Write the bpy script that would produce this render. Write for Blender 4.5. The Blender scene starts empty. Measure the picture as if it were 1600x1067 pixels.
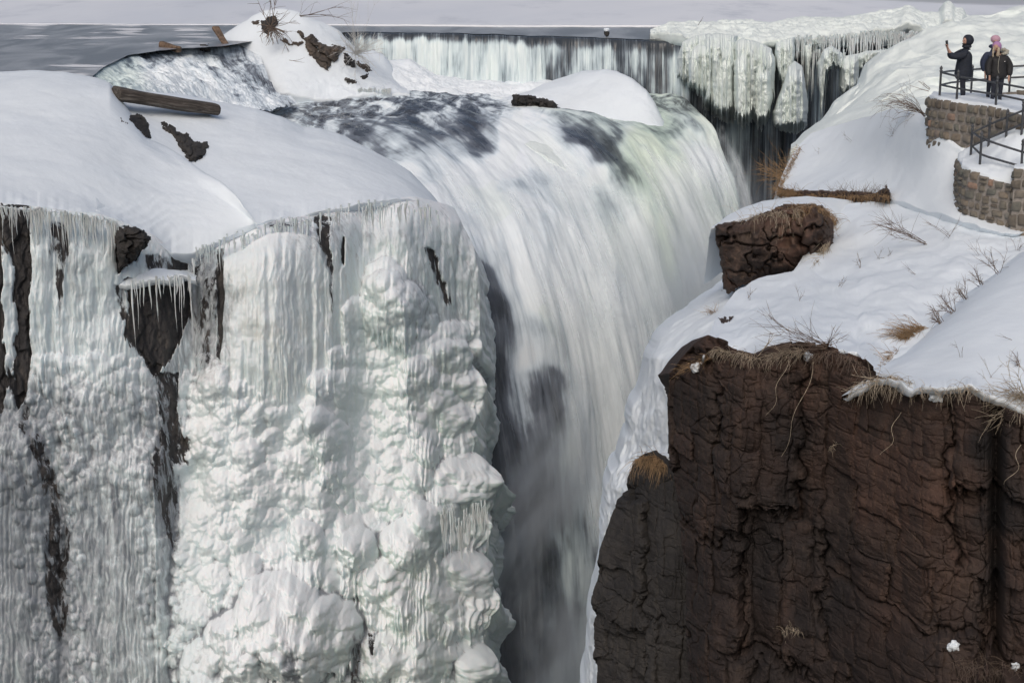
import bpy, bmesh, math, random
import numpy as np
from mathutils import Vector, Matrix
C = bpy.context.scene
COL = C.collection
random.seed(7)
RNG = np.random.default_rng(11)

# ---------------------------------------------------------------- camera
FPX, W, H, PITCH = 2666.7, 1600.0, 1067.0, math.radians(13.97)
CAM = np.array([0.0, 0.0, 8.0])          # river level above the dam is z = 0
cd = bpy.data.cameras.new('camera'); cd.lens = 60.0; cd.sensor_width = 36.0
cd.clip_start = 0.5; cd.clip_end = 6000
cam = bpy.data.objects.new('camera', cd); COL.objects.link(cam)
cam.location = CAM; cam.rotation_euler = (math.pi/2 - PITCH, 0, 0)
C.camera = cam

# ---------------------------------------------------------------- sky, sun, exposure
SUN_EL, SUN_ROT = math.radians(44), math.radians(192)
wd = bpy.data.worlds.new('World'); C.world = wd; wd.use_nodes = True
wn = wd.node_tree.nodes; wl = wd.node_tree.links
sky = wn.new('ShaderNodeTexSky'); sky.sky_type = 'NISHITA'; sky.sun_disc = False
sky.sun_elevation = SUN_EL; sky.sun_rotation = SUN_ROT
sky.air_density = 1.0; sky.dust_density = 6.0; sky.ozone_density = 1.0
hs = wn.new('ShaderNodeHueSaturation'); hs.inputs['Saturation'].default_value = 1.0
wl.new(sky.outputs[0], hs.inputs['Color']); wl.new(hs.outputs[0], wn['Background'].inputs[0])
wn['Background'].inputs[1].default_value = 0.105
sd = bpy.data.lights.new('sun', 'SUN'); sd.energy = 0.55; sd.angle = math.radians(50); sd.color = (1.0, 0.99, 0.98)
sun = bpy.data.objects.new('sun', sd); COL.objects.link(sun)
# sun_rotation is clockwise from +Y; the lamp shines from the same direction
sx, sy = math.sin(SUN_ROT), math.cos(SUN_ROT)
sdir = Vector((sx*math.cos(SUN_EL), sy*math.cos(SUN_EL), math.sin(SUN_EL)))
sun.rotation_euler = sdir.to_track_quat('Z', 'Y').to_euler()
C.view_settings.view_transform = 'Standard'; C.view_settings.look = 'None'
C.view_settings.gamma = 1; C.view_settings.exposure = 0.05
C.cycles.max_bounces = 8; C.cycles.transparent_max_bounces = 24
C.cycles.diffuse_bounces = 4
C.cycles.volume_step_rate = 1.0; C.cycles.volume_bounces = 3; C.cycles.max_bounces = 10

# ---------------------------------------------------------------- geometry helpers
def U(px, py, D):
    "world point on the ray of photo pixel (px, py) at ground distance D"
    px = np.asarray(px, float); py = np.asarray(py, float); D = np.asarray(D, float)
    a = (px-W/2)/FPX; b = (H/2-py)/FPX
    dy = math.cos(PITCH)+b*math.sin(PITCH); dz = -math.sin(PITCH)+b*math.cos(PITCH)
    k = D/dy
    return np.stack(np.broadcast_arrays(a*k, dy*k, 8.0+dz*k), -1)
def DZ(py, z):
    "ground distance at which row py meets height z"
    b = (H/2-py)/FPX
    dy = math.cos(PITCH)+b*math.sin(PITCH); dz = -math.sin(PITCH)+b*math.cos(PITCH)
    return (z-8.0)/dz*dy
def UZ(px, py, z): return U(px, py, DZ(np.asarray(py, float), z))
def V(a): return Vector([float(q) for q in a])

def _h(ix, iy, iz, seed):
    n = (ix.astype(np.int64)*374761393 + iy.astype(np.int64)*668265263 + iz.astype(np.int64)*2147483647*3 + seed*1274126177) & 0xffffffff
    n = ((n ^ (n >> 13))*1274126177) & 0xffffffff
    n = ((n ^ (n >> 15))*2246822519) & 0xffffffff
    n = n ^ (n >> 16)
    return (n & 0xffffff).astype(np.float32)/16777215.0
def vn3(x, y, z, seed=0):
    xi, yi, zi = np.floor(x), np.floor(y), np.floor(z)
    fx, fy, fz = x-xi, y-yi, z-zi
    sm = lambda t: t*t*t*(t*(t*6-15)+10)
    u, v, w = sm(fx), sm(fy), sm(fz)
    r = 0
    for a in (0, 1):
        for b in (0, 1):
            for c in (0, 1):
                r = r + _h(xi+a, yi+b, zi+c, seed)*(u if a else 1-u)*(v if b else 1-v)*(w if c else 1-w)
    return r*2-1
def vn2(x, y, seed=0):
    xi, yi = np.floor(x), np.floor(y)
    fx, fy = x-xi, y-yi
    sm = lambda t: t*t*t*(t*(t*6-15)+10)
    u, v = sm(fx), sm(fy); z = np.zeros_like(xi)
    return (_h(xi, yi, z, seed)*(1-u)*(1-v)+_h(xi+1, yi, z, seed)*u*(1-v)+_h(xi, yi+1, z, seed)*(1-u)*v+_h(xi+1, yi+1, z, seed)*u*v)*2-1
def fbm2(x, y, seed=0, o=4, g=0.5):
    r = 0; a = 1; s = 0
    for i in range(o):
        r = r + a*vn2(x*2**i+17*i, y*2**i+31*i, seed+i); s += a; a *= g
    return r/s
def fbm3(P, sc, seed=0, o=4, g=0.5):
    r = 0; a = 1; s = 0
    for i in range(o):
        k = 2.0**i/sc
        r = r + a*vn3(P[..., 0]*k+7*i, P[..., 1]*k+3*i, P[..., 2]*k+5*i, seed+i); s += a; a *= g
    return r/s
def worley2(x, y, seed=0, blocky=False):
    xi, yi = np.floor(x), np.floor(y)
    f1 = np.full(x.shape, 9.0); f2 = f1.copy(); cid = np.zeros(x.shape); ox = np.zeros(x.shape); oy = np.zeros(x.shape)
    z = np.zeros_like(xi)
    for a in (-1, 0, 1):
        for b in (-1, 0, 1):
            cx = xi+a+_h(xi+a, yi+b, z, seed); cy = yi+b+_h(xi+a, yi+b, z, seed+1)
            d = ((x-cx)**4+(y-cy)**4)**.25 if blocky else np.hypot(x-cx, y-cy)
            near = d < f1
            f2 = np.where(near, f1, np.minimum(f2, d))
            cid = np.where(near, _h(xi+a, yi+b, z, seed+2), cid)
            ox = np.where(near, x-cx, ox); oy = np.where(near, y-cy, oy)
            f1 = np.where(near, d, f1)
    return f1, f2, cid, ox, oy
def sstep(a, b, x):
    t = np.clip((x-a)/(b-a), 0, 1); return t*t*(3-2*t)
def pc(x, pts, smooth=0.0):
    xs = [p[0] for p in pts]; ys = [p[1] for p in pts]
    if smooth <= 0: return np.interp(x, xs, ys)
    r = 0; k = np.linspace(-1, 1, 25); wgt = np.cos(k*math.pi/2*.98)**2; wgt /= wgt.sum()
    for q, w_ in zip(k, wgt): r = r + w_*np.interp(x+q*smooth, xs, ys)
    return r
def polysd(px, py, poly):
    "signed distance in pixels, positive inside"
    poly = np.array(poly, float)
    out = np.full(px.shape, -1e3)
    m = (px > poly[:, 0].min()-40) & (px < poly[:, 0].max()+40) & (py > poly[:, 1].min()-40) & (py < poly[:, 1].max()+40)
    if not m.any(): return out
    x, y = px[m], py[m]
    d = np.full(x.shape, 1e9); ins = np.zeros(x.shape, bool)
    n = len(poly)
    for i in range(n):
        ax, ay = poly[i]; bx, by = poly[(i+1) % n]
        ex, ey = bx-ax, by-ay
        t = np.clip(((x-ax)*ex+(y-ay)*ey)/max(ex*ex+ey*ey, 1e-9), 0, 1)
        d = np.minimum(d, np.hypot(x-ax-t*ex, y-ay-t*ey))
        c = (ay > y) != (by > y)
        ins ^= c & (x < ex*(y-ay)/(ey if ey else 1e-9)+ax)
    out[m] = np.where(ins, d, -d)
    return out
def rbf(px, py, pts, s=60.0):
    num = 0; den = 1e-12
    for p in pts:
        w_ = 1.0/(((px-p[0])**2+(py-p[1])**2)/(s*s)+0.08)**2
        num = num+w_*p[2]; den = den+w_
    return num/den
def normals(P):
    du = np.gradient(P, axis=1); dv = np.gradient(P, axis=0)
    n = np.cross(du, dv); l = np.linalg.norm(n, axis=-1, keepdims=True)
    n = n/np.maximum(l, 1e-9)
    # face the camera on the whole
    s = np.sign(np.mean(np.sum(n*(CAM-P), -1)))
    return n*(s if s else 1)
def crom(A, n, axis):
    A = np.moveaxis(np.asarray(A, float), axis, 0); m = len(A)
    t = np.linspace(0, m-1, n); i = np.minimum(t.astype(int), m-2); f = (t-i)
    sh = [len(t)]+[1]*(A.ndim-1); f = f.reshape(sh)
    ext = np.concatenate([2*A[:1]-A[1:2], A, 2*A[-1:]-A[-2:-1]], 0)
    p0, p1, p2, p3 = ext[i], ext[i+1], ext[i+2], ext[i+3]
    r = 0.5*(2*p1+(-p0+p2)*f+(2*p0-5*p1+4*p2-p3)*f*f+(-p0+3*p1-3*p2+p3)*f**3)
    return np.moveaxis(r, 0, axis)
def lin(A, n, axis):
    A = np.moveaxis(np.asarray(A, float), axis, 0); m = len(A)
    t = np.linspace(0, m-1, n); i = np.minimum(t.astype(int), m-2); f = (t-i).reshape([n]+[1]*(A.ndim-1))
    return np.moveaxis(A[i]*(1-f)+A[i+1]*f, 0, axis)

def tag(o, label=None, cat=None, group=None, kind=None):
    if label: o['label'] = label
    if cat: o['category'] = cat
    if group: o['group'] = group
    if kind: o['kind'] = kind
    return o
def link(name, me, mat, parent=None):
    if mat is not None: me.materials.append(mat)
    o = bpy.data.objects.new(name, me); COL.objects.link(o)
    if parent is not None: o.parent = parent
    return o
def empty(name, loc=(0, 0, 0)):
    o = bpy.data.objects.new(name, None); COL.objects.link(o); o.location = loc; o.empty_display_size = 0.3; return o
def mesh_np(name, verts, quads, smooth=True):
    me = bpy.data.meshes.new(name); verts = np.asarray(verts, np.float32).reshape(-1, 3)
    quads = np.asarray(quads, np.int32); k = quads.shape[1]
    me.vertices.add(len(verts)); me.vertices.foreach_set('co', verts.ravel())
    me.loops.add(quads.size); me.loops.foreach_set('vertex_index', quads.ravel())
    me.polygons.add(len(quads)); me.polygons.foreach_set('loop_start', np.arange(0, quads.size, k, dtype=np.int32))
    me.polygons.foreach_set('loop_total', np.full(len(quads), k, np.int32))
    me.polygons.foreach_set('use_smooth', np.full(len(quads), smooth, bool))
    me.update(calc_edges=True); return me
def grid(name, P, mat, attrs=None, uv=None, parent=None, keep=None, smooth=True, wrap=False):
    nv, nu = P.shape[:2]
    idx = np.arange(nv*nu).reshape(nv, nu)
    if wrap: idx = np.concatenate([idx, idx[:, :1]], 1)
    q = np.stack([idx[:-1, :-1], idx[:-1, 1:], idx[1:, 1:], idx[1:, :-1]], -1).reshape(-1, 4)
    if keep is not None:
        k = keep[:-1, :-1] & keep[:-1, 1:] & keep[1:, 1:] & keep[1:, :-1]
        q = q[k.ravel()]
    # orient towards the camera
    n = np.cross(P[0:-1:5, 1::5][:, :1]-P[0:-1:5, 0:-1:5][:, :1], P[1::5, 0:-1:5][:, :1]-P[0:-1:5, 0:-1:5][:, :1]) if False else None
    me = mesh_np(name, P, q, smooth)
    if attrs:
        for an, av in attrs.items():
            at = me.attributes.new(an, 'FLOAT', 'POINT'); at.data.foreach_set('value', np.asarray(av, np.float32).ravel())
    if uv is not None:
        uvl = me.uv_layers.new(name='UVMap'); uvf = uv.reshape(-1, 2).astype(np.float32)
        uvl.data.foreach_set('uv', uvf[q.ravel()].ravel())
    return link(name, me, mat, parent)

def plane_D(pts, px, py):
    "smooth distance field through the given (px, py, D) points (thin plate spline)"
    q = np.array(pts, float); S = 200.0; n = len(q); c = q[:, :2]/S
    def K(r2): return np.where(r2 > 0, .5*r2*np.log(np.maximum(r2, 1e-12)), 0)
    A = np.zeros((n+3, n+3)); A[:n, :n] = K(((c[:, None]-c[None])**2).sum(-1))+1e-3*np.eye(n); A[:n, n] = 1; A[:n, n+1:] = c; A[n, :n] = 1; A[n+1:, :n] = c.T
    w_ = np.linalg.solve(A, np.r_[q[:, 2], 0, 0, 0]); x, y = np.broadcast_arrays(px/S, py/S)
    r = w_[n]+w_[n+1]*x+w_[n+2]*y
    for i in range(n): r = r+w_[i]*K((x-c[i, 0])**2+(y-c[i, 1])**2)
    return r
def cell1(x, seed, a=None):
    "irregular 1-D cells: id and distance to the nearest border"
    xi = np.floor(x); z = np.zeros_like(xi); a = z if a is None else a
    b0 = xi+.5*(_h(xi, a, z, seed)-.5); b1 = xi+1+.5*(_h(xi+1, a, z, seed)-.5); 
    i = np.where(x < b0, xi-1, np.where(x > b1, xi+1, xi))
    lo = i+.5*(_h(i, a, z, seed)-.5); hi = i+1+.5*(_h(i+1, a, z, seed)-.5)
    return i, np.minimum(x-lo, hi-x), (x-(lo+hi)/2)
def bricks(s, t, w, h, seed, A, tilt, groove, gw=.035):
    i, es, ox = cell1(s/w, seed); off = _h(i, 0*i, 0*i, seed+1)*7
    j, et, oy = cell1(t/h+off, seed+2, i); r = _h(i, j, 0*i, seed+3); r2 = _h(i, j, 0*i, seed+4); r3 = _h(i, j, 0*i, seed+5)
    e = np.minimum(es*w, et*h)
    d = A*((r-.5)+tilt*((r2-.5)*ox+(r3-.5)*oy))-groove*np.exp(-(e/gw)**2)-.25*A*np.exp(-e/(w*.09))
    return d, r
def blocks(x, y, seed, tilt=1.2, round_=.9):
    "fractured blocks: the highest of tilted, slightly domed facets; sharp but continuous creases"
    xi, yi = np.floor(x), np.floor(y); z = np.zeros_like(xi); best = np.full(x.shape, -9.0); cid = np.zeros(x.shape)
    for a in (-1, 0, 1):
        for b in (-1, 0, 1):
            h1, h2 = _h(xi+a, yi+b, z, seed), _h(xi+a, yi+b, z, seed+1)
            dx = x-(xi+a+.15+.7*h1); dy = y-(yi+b+.15+.7*h2)
            v = (_h(xi+a, yi+b, z, seed+2)-.5)*.9+tilt*((_h(xi+a, yi+b, z, seed+3)-.5)*dx+(_h(xi+a, yi+b, z, seed+4)-.5)*dy)-round_*(dx*dx+dy*dy)-.5*np.maximum(np.abs(dx), np.abs(dy))**4
            m = v > best; cid = np.where(m, h1, cid); best = np.where(m, v, best)
    return best, cid
def mound_P(xr, ytop, ybot, Dtop, Dbot, nu, nv, prof=0.6, back=((1.5, -.3), (3, -2), (3, -6)), front=((.15, -.3), (.8, -.6)), sm=6, ease=1.5, plane=None, rag=1.2, blur=.06):
    "snow body: silhouette ytop(x) far away, lower edge ybot(x) near"
    px = np.linspace(xr[0], xr[1], nu)[None, :]
    yt, yb = pc(px, ytop, sm), pc(px, ybot, sm); yb = np.maximum(yb, yt+1)
    yb = yb+rag*(2.2*fbm2(px*.06, px*0+nu, 77, 4)); yb = np.maximum(yb, yt+1)
    Dt, Db = pc(px, Dtop, 60), pc(px, Dbot, 60)
    soft = pc(px, ytop, 45)
    t = (np.linspace(0, 1, nv)**ease)[:, None]
    py = yt+(yb-yt)*t+(soft-yt)*sstep(0, .3, t)*(1-sstep(.5, 1, t))*.8; py = np.minimum(np.maximum(py, yt), np.maximum(yb, yt+1)); D = Dt+(Db-Dt)*t**prof
    if plane is not None: D = plane_D(plane, px, py)
    P = U(np.broadcast_to(px, py.shape), py, D)
    if blur:
        n = max(2, int(nu*blur)); Q = P.copy()
        for _ in range(3):
            E = np.concatenate([2*Q[:, :1]-Q[:, n:0:-1], Q, 2*Q[:, -1:]-Q[:, -2:-n-2:-1]], 1); cs = np.cumsum(np.concatenate([0*E[:, :1], E], 1), 1)
            Q = (cs[:, 2*n+1:]-cs[:, :-2*n-1])/(2*n+1)
        k = (sstep(0, .22, t)*sstep(1, .80, t))[..., None]; P = P*(1-k)+Q*k
    rows = []; pr = P[0]
    for i, (dy, dz) in enumerate(back):
        for k in range(4):
            pr = pr+np.array([0, dy/4, dz/4]); rows.append(pr)
    fr = []; pf = P[-1]
    for dy, dz in front:
        for k in range(3):
            pf = pf+np.array([0, dy/3, dz/3]); fr.append(pf)
    nb, nf = len(rows), len(fr)
    P = np.concatenate([np.array(rows[::-1]).reshape(nb, nu, 3)]*(nb > 0)+[P]+[np.array(fr).reshape(nf, nu, 3)]*(nf > 0), 0)
    PX = np.broadcast_to(px, P.shape[:2]).copy()
    PY = np.concatenate([np.broadcast_to(py[:1], (nb, nu)), py, np.broadcast_to(py[-1:], (nf, nu))], 0)
    return P, PX, PY

def tubes_mesh(name, lines, sides=4, caps=False):
    "lines: list of (points Nx3, radii N); one mesh"
    VS, Q = [], []; base = 0
    for pts, rad in lines:
        pts = np.asarray(pts, float); n = len(pts)
        rad = np.broadcast_to(np.asarray(rad, float), (n,))
        T = np.gradient(pts, axis=0); T /= np.maximum(np.linalg.norm(T, axis=1, keepdims=True), 1e-9)
        ref = np.array([0.31, 0.17, 0.93]) if abs(T[0, 2]) < 0.9 else np.array([1.0, 0.1, 0.0])
        A = np.cross(T, ref); A /= np.maximum(np.linalg.norm(A, axis=1, keepdims=True), 1e-9)
        B = np.cross(T, A)
        ang = np.arange(sides)*2*math.pi/sides
        ring = pts[:, None]+rad[:, None, None]*(np.cos(ang)[None, :, None]*A[:, None]+np.sin(ang)[None, :, None]*B[:, None])
        VS.append(ring.reshape(-1, 3))
        i = np.arange(n-1)[:, None]*sides; j = np.arange(sides)[None, :]; j2 = (j+1) % sides
        Q.append((np.stack([i+j, i+j2, i+sides+j2, i+sides+j], -1).reshape(-1, 4)+base))
        base += n*sides
        if caps:
            for e in (0, n-1):
                c = base; VS.append(pts[e:e+1]); base += 1
                o = base-1-n*sides-(0 if e == 0 else 1)+e*sides
                for k in range(sides):
                    a, b = o+k, o+(k+1) % sides
                    Q.append(np.array([[a, b, c, c]]))
    Q = np.concatenate(Q)
    me = mesh_np(name, np.concatenate(VS), Q)
    if caps: me.validate()
    return me
def blob_mesh(name, r=(1, 1, 1), n=24, disp=None, seed=0, pw=1.0):
    th = np.linspace(0, math.pi, n)[:, None]; ph = np.linspace(0, 2*math.pi, 2*n, endpoint=False)[None, :]
    P = np.stack(np.broadcast_arrays(np.sin(th)*np.cos(ph), np.sin(th)*np.sin(ph), np.cos(th)), -1)
    if disp: P = P*(1+disp(P))[..., None]
    P = P*np.array(r)
    idx = np.arange(n*2*n).reshape(n, 2*n); idx = np.concatenate([idx, idx[:, :1]], 1)
    q = np.stack([idx[:-1, :-1], idx[1:, :-1], idx[1:, 1:], idx[:-1, 1:]], -1).reshape(-1, 4)
    return mesh_np(name, P, q)
# ---------------------------------------------------------------- materials
class M_:
    def __init__(s, name):
        s.m = bpy.data.materials.new(name); s.m.use_nodes = True
        s.n = s.m.node_tree.nodes; s.l = s.m.node_tree.links; s.b = s.n['Principled BSDF']; s.out = s.n['Material Output']
    def node(s, t, **k):
        nd = s.n.new(t)
        for a, v in k.items():
            if a.startswith('i_'):
                key = a[2:]; key = int(key) if key.isdigit() else key
                if hasattr(v, 'is_output') and getattr(v, 'is_output', False): s.l.new(v, nd.inputs[key])
                else: nd.inputs[key].default_value = v
            else: setattr(nd, a, v)
        return nd
    def attr(s, nm): return s.node('ShaderNodeAttribute', attribute_name=nm).outputs['Fac']
    def coord(s, scale=(1, 1, 1), uv=False):
        tc = s.node('ShaderNodeTexCoord'); mp = s.node('ShaderNodeMapping'); mp.inputs['Scale'].default_value = scale
        s.l.new(tc.outputs['UV' if uv else 'Object'], mp.inputs['Vector']); return mp.outputs[0]
    def noise(s, vec, sc, det=4, rough=0.55, dist=0.0, out='Fac'):
        nd = s.node('ShaderNodeTexNoise'); s.l.new(vec, nd.inputs['Vector'])
        nd.inputs['Scale'].default_value = sc; nd.inputs['Detail'].default_value = det; nd.inputs['Roughness'].default_value = rough
        nd.inputs['Distortion'].default_value = dist; return nd.outputs[out]
    def vor(s, vec, sc, feat='F1', out='Distance'):
        nd = s.node('ShaderNodeTexVoronoi', feature=feat); s.l.new(vec, nd.inputs['Vector']); nd.inputs['Scale'].default_value = sc
        return nd.outputs[out]
    def ramp(s, fac, stops, interp='LINEAR'):
        nd = s.node('ShaderNodeValToRGB'); s.l.new(fac, nd.inputs[0]); cr = nd.color_ramp; cr.interpolation = interp
        while len(cr.elements) < len(stops): cr.elements.new(0.5)
        for e, (p, c) in zip(cr.elements, stops):
            e.position = p; e.color = (*c, 1) if len(c) == 3 else c
        return nd.outputs[0]
    def mix(s, f, a, b, mode='MIX'):
        nd = s.node('ShaderNodeMix', data_type='RGBA', blend_type=mode)
        for k, v in ((0, f), (6, a), (7, b)):
            if hasattr(v, 'is_output') and v.is_output: s.l.new(v, nd.inputs[k])
            else: nd.inputs[k].default_value = v if k == 0 else (*v, 1) if len(v) == 3 else v
        return nd.outputs[2]
    def math(s, op, a, b=0.0, clamp=False, c=None):
        nd = s.node('ShaderNodeMath', operation=op, use_clamp=clamp)
        for k, v in ((0, a), (1, b), (2, c)):
            if v is None: continue
            if hasattr(v, 'is_output') and v.is_output: s.l.new(v, nd.inputs[k])
            else: nd.inputs[k].default_value = v
        return nd.outputs[0]
    def maprange(s, v, a, b, c=0.0, d=1.0):
        nd = s.node('ShaderNodeMapRange', interpolation_type='SMOOTHSTEP'); s.l.new(v, nd.inputs[0])
        for k, q in zip((1, 2, 3, 4), (a, b, c, d)): nd.inputs[k].default_value = q
        return nd.outputs[0]
    def set(s, **k):
        for a, v in k.items():
            a = a.replace('_', ' ')
            if hasattr(v, 'is_output') and v.is_output: s.l.new(v, s.b.inputs[a])
            else: s.b.inputs[a].default_value = (*v, 1) if isinstance(v, tuple) and len(v) == 3 else v
        return s
    def bump(s, h, strength=0.3, dist=0.05):
        nd = s.node('ShaderNodeBump'); s.l.new(h, nd.inputs['Height']); nd.inputs['Strength'].default_value = strength
        nd.inputs['Distance'].default_value = dist; s.l.new(nd.outputs[0], s.b.inputs['Normal']); return s
    def nz(s):
        g = s.node('ShaderNodeNewGeometry'); x = s.node('ShaderNodeSeparateXYZ'); s.l.new(g.outputs['Normal'], x.inputs[0]); return x.outputs[2]

def mat_snow(name='snow', col=(0.70, 0.765, 0.82), grit=0.18):
    m = M_(name); c = m.coord()
    n1 = m.noise(c, 0.5, 3); n2 = m.noise(c, 9, 5, 0.7); n3 = m.noise(c, 2.2, 4, 0.6)
    k = m.mix(m.maprange(n1, 0.3, 0.7), tuple(x*0.97 for x in col), tuple(min(1, x*1.02) for x in col))
    m.set(Base_Color=k, Roughness=0.75)
    m.b.inputs['Specular IOR Level'].default_value = 0.25
    h = m.math('ADD', m.math('MULTIPLY', n3, 1.0), m.math('MULTIPLY', n2, 0.35))
    m.bump(h, grit, 0.10); return m.m
def mat_rock(name, cols, streak=1.0, snowy=False, bumpd=0.10, sc=1.0, rough=0.85, attrs=False):
    m = M_(name); c = m.coord(); cv = m.coord((1.6, 1.6, 0.35))
    n1 = m.noise(c, 0.35*sc, 5, 0.6, 0.6); n2 = m.noise(c, 2.5*sc, 6, 0.7); n3 = m.noise(cv, 0.9*sc, 5, 0.65, 0.4)
    a = m.ramp(m.maprange(n1, 0.3, 0.7), [(0, cols[0]), (0.5, cols[1]), (1, cols[2])])
    b = m.ramp(m.maprange(n3, 0.32, 0.68), [(0, cols[3]), (0.55, cols[1]), (1, cols[2])])
    k = m.mix(0.5*streak, a, b)
    k = m.mix(m.maprange(n2, 0.35, 0.75), k, m.mix(0.55, k, cols[4]))
    n4 = m.noise(c, 9*sc, 5, 0.7)
    if attrs:
        k = m.mix(m.math('MULTIPLY', m.attr('cell'), 0.7), k, m.mix(0.6, cols[0], cols[3])); k = m.mix(m.math('MULTIPLY', m.attr('red'), 0.75), k, m.mix(m.maprange(n2, .3, .7), cols[1], cols[2])); k = m.mix(m.math('MULTIPLY', m.attr('stain'), m.maprange(n3, .25, .6)), k, cols[3])
    h = m.math('ADD', m.math('MULTIPLY', n2, 1.0), m.math('MULTIPLY', n4, 0.4))
    if snowy:
        f = m.maprange(m.math('ADD', m.nz(), m.math('MULTIPLY', m.math('SUBTRACT', n2, 0.5), 0.5)), 0.72, 0.86)
        k = m.mix(f, k, (0.78, 0.81, 0.85))
    m.set(Base_Color=k, Roughness=rough); m.b.inputs['Specular IOR Level'].default_value = 0.3
    m.bump(h, 0.7, bumpd); return m.m
def mat_ice(name='ice', col=(0.66, 0.745, 0.79), green=(0.54, 0.69, 0.66), white=(0.79, 0.83, 0.86), warm=(0.66, 0.64, 0.56), vert=True):
    "ice wall: attributes rock (bare basalt), tint_g, tint_w; snow rime settles on upward faces"
    m = M_(name); c = m.coord(); cv = m.coord((1, 1, 0.28)); cv2 = m.coord((1, 1, 0.3))
    n1 = m.noise(cv, 3.2, 6, 0.66, 0.9); n2 = m.noise(c, 6, 5, 0.7); n0 = m.noise(cv2, .9, 5, 0.6, 0.8)
    base = m.mix(m.maprange(n0, 0.3, 0.7), tuple(x*0.88 for x in col), col)
    base = m.mix(m.math('MULTIPLY', m.attr('tint_g'), m.maprange(n0, 0.75, 0.3)), base, green)
    base = m.mix(m.math('MULTIPLY', m.attr('tint_w'), m.maprange(n1, 0.25, 0.8)), base, warm)
    f = m.maprange(m.math('ADD', m.nz(), m.math('MULTIPLY', m.math('SUBTRACT', n2, 0.5), 0.7)), 0.05, 0.6)
    base = m.mix(m.math('ADD', m.math('MULTIPLY', f, m.attr('rime')), m.math('SUBTRACT', m.attr('rime'), 1.0, True), True), base, white)
    # thin clear ice over dark rock in streaks, plus shade painted into the hollows
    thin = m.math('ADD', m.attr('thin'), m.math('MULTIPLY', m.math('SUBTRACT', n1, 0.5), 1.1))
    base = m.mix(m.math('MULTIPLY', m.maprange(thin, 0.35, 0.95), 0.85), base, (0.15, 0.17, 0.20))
    rk = m.noise(cv2, 1.7, 6, 0.7)
    rcol = m.ramp(m.maprange(rk, 0.3, 0.7), [(0, (0.016, 0.016, 0.018)), (0.6, (0.035, 0.034, 0.036)), (1, (0.07, 0.064, 0.06))])
    nr = m.noise(cv2, 2.6, 5, 0.65, 0.4)
    rm = m.maprange(m.math('ADD', m.attr('rock'), m.math('ADD', m.math('MULTIPLY', m.math('SUBTRACT', n1, 0.5), 0.6), m.math('MULTIPLY', m.math('SUBTRACT', nr, 0.5), 0.9))), 0.44, 0.56)
    base = m.mix(rm, base, rcol)
    rough = m.math('ADD', m.math('MULTIPLY', rm, 0.35), m.maprange(f, 0, 1, 0.33, 0.7))
    m.set(Base_Color=base, Roughness=rough); m.b.inputs['Specular IOR Level'].default_value = 0.4
    m.set(Subsurface_Weight=m.math('MULTIPLY', m.math('SUBTRACT', 1.0, rm), 0.4)); m.b.inputs['Subsurface Scale'].default_value = 0.22; m.b.inputs['Subsurface Radius'].default_value = (0.7, 0.95, 1.0)
    h = m.math('ADD', m.math('MULTIPLY', n1, 1.3), m.math('MULTIPLY', n2, 0.8))
    m.bump(h, 0.3, 0.05); return m.m
def mat_water(name='white_water', su=9.0, sv=0.35, veil=False, green=(0.62, 0.70, 0.60), amp=1.1, fine=1.0):
    "uv in metres: u across the flow, v along it; attribute foam = how much air is in the water"
    m = M_(name)
    c1 = m.coord((su/10, sv/10, 1), True); c2 = m.coord((su/3, sv/4, 1), True); c3 = m.coord((su/1.0, sv/2.2, 1), True); c4 = m.coord((su/20, sv/5, 1), True)
    n1 = m.noise(c1, 1, 4, 0.55, 0.5); n2 = m.noise(c2, 1, 5, 0.62, 0.4); n3 = m.noise(c3, 1, 3, 0.6); n4 = m.noise(c4, 1, 3, 0.5, 0.5)
    s = m.math('ADD', m.math('MULTIPLY', m.math('SUBTRACT', n1, 0.5), 1.0), m.math('MULTIPLY', m.math('SUBTRACT', n2, 0.5), 0.9*fine))
    s = m.math('ADD', s, m.math('MULTIPLY', m.math('SUBTRACT', n3, 0.5), 0.5*fine))
    s = m.math('ADD', s, m.math('MULTIPLY', m.math('SUBTRACT', n4, 0.5), 0.9))
    ti = m.noise(m.coord((.55, .3, .55)), 1.6, 7, .68, .9)
    s = m.math('ADD', s, m.math('MULTIPLY', m.attr('turb'), m.math('MULTIPLY', m.math('SUBTRACT', ti, 0.5), 3.2)))
    cl = m.noise(m.coord((.35, .35, .2)), 1.0, 5, .6, .5)
    s = m.math('ADD', s, m.math('MULTIPLY', m.math('SUBTRACT', cl, 0.5), .7))
    f = m.math('ADD', m.attr('foam'), m.math('MULTIPLY', s, amp))
    col = m.ramp(m.maprange(f, 0.0, 1.05), [(0, (0.05, 0.057, 0.07)), (0.28, (0.17, 0.195, 0.235)), (0.52, (0.46, 0.53, 0.595)), (.8, (0.69, 0.765, 0.825)), (1, (0.79, 0.845, 0.885))])
    col = m.mix(m.attr('tint_g'), col, m.mix(1.0, col, green, 'MULTIPLY'))
    m.set(Base_Color=col, Roughness=m.maprange(f, 0.1, 0.7, 0.22, 0.9)); m.b.inputs['Specular IOR Level'].default_value = 0.35
    h = m.math('ADD', m.math('MULTIPLY', n2, 1.5), m.math('ADD', n1, m.math('MULTIPLY', n3, 0.4)))
    m.bump(h, 0.13*fine, 0.3)
    if veil:
        a = m.maprange(m.math('ADD', m.attr('alpha'), m.math('MULTIPLY', s, 0.9)), 0.35, 1.1, 0.0, 0.8)
        m.l.new(a, m.b.inputs['Alpha'])
    return m.m
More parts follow.
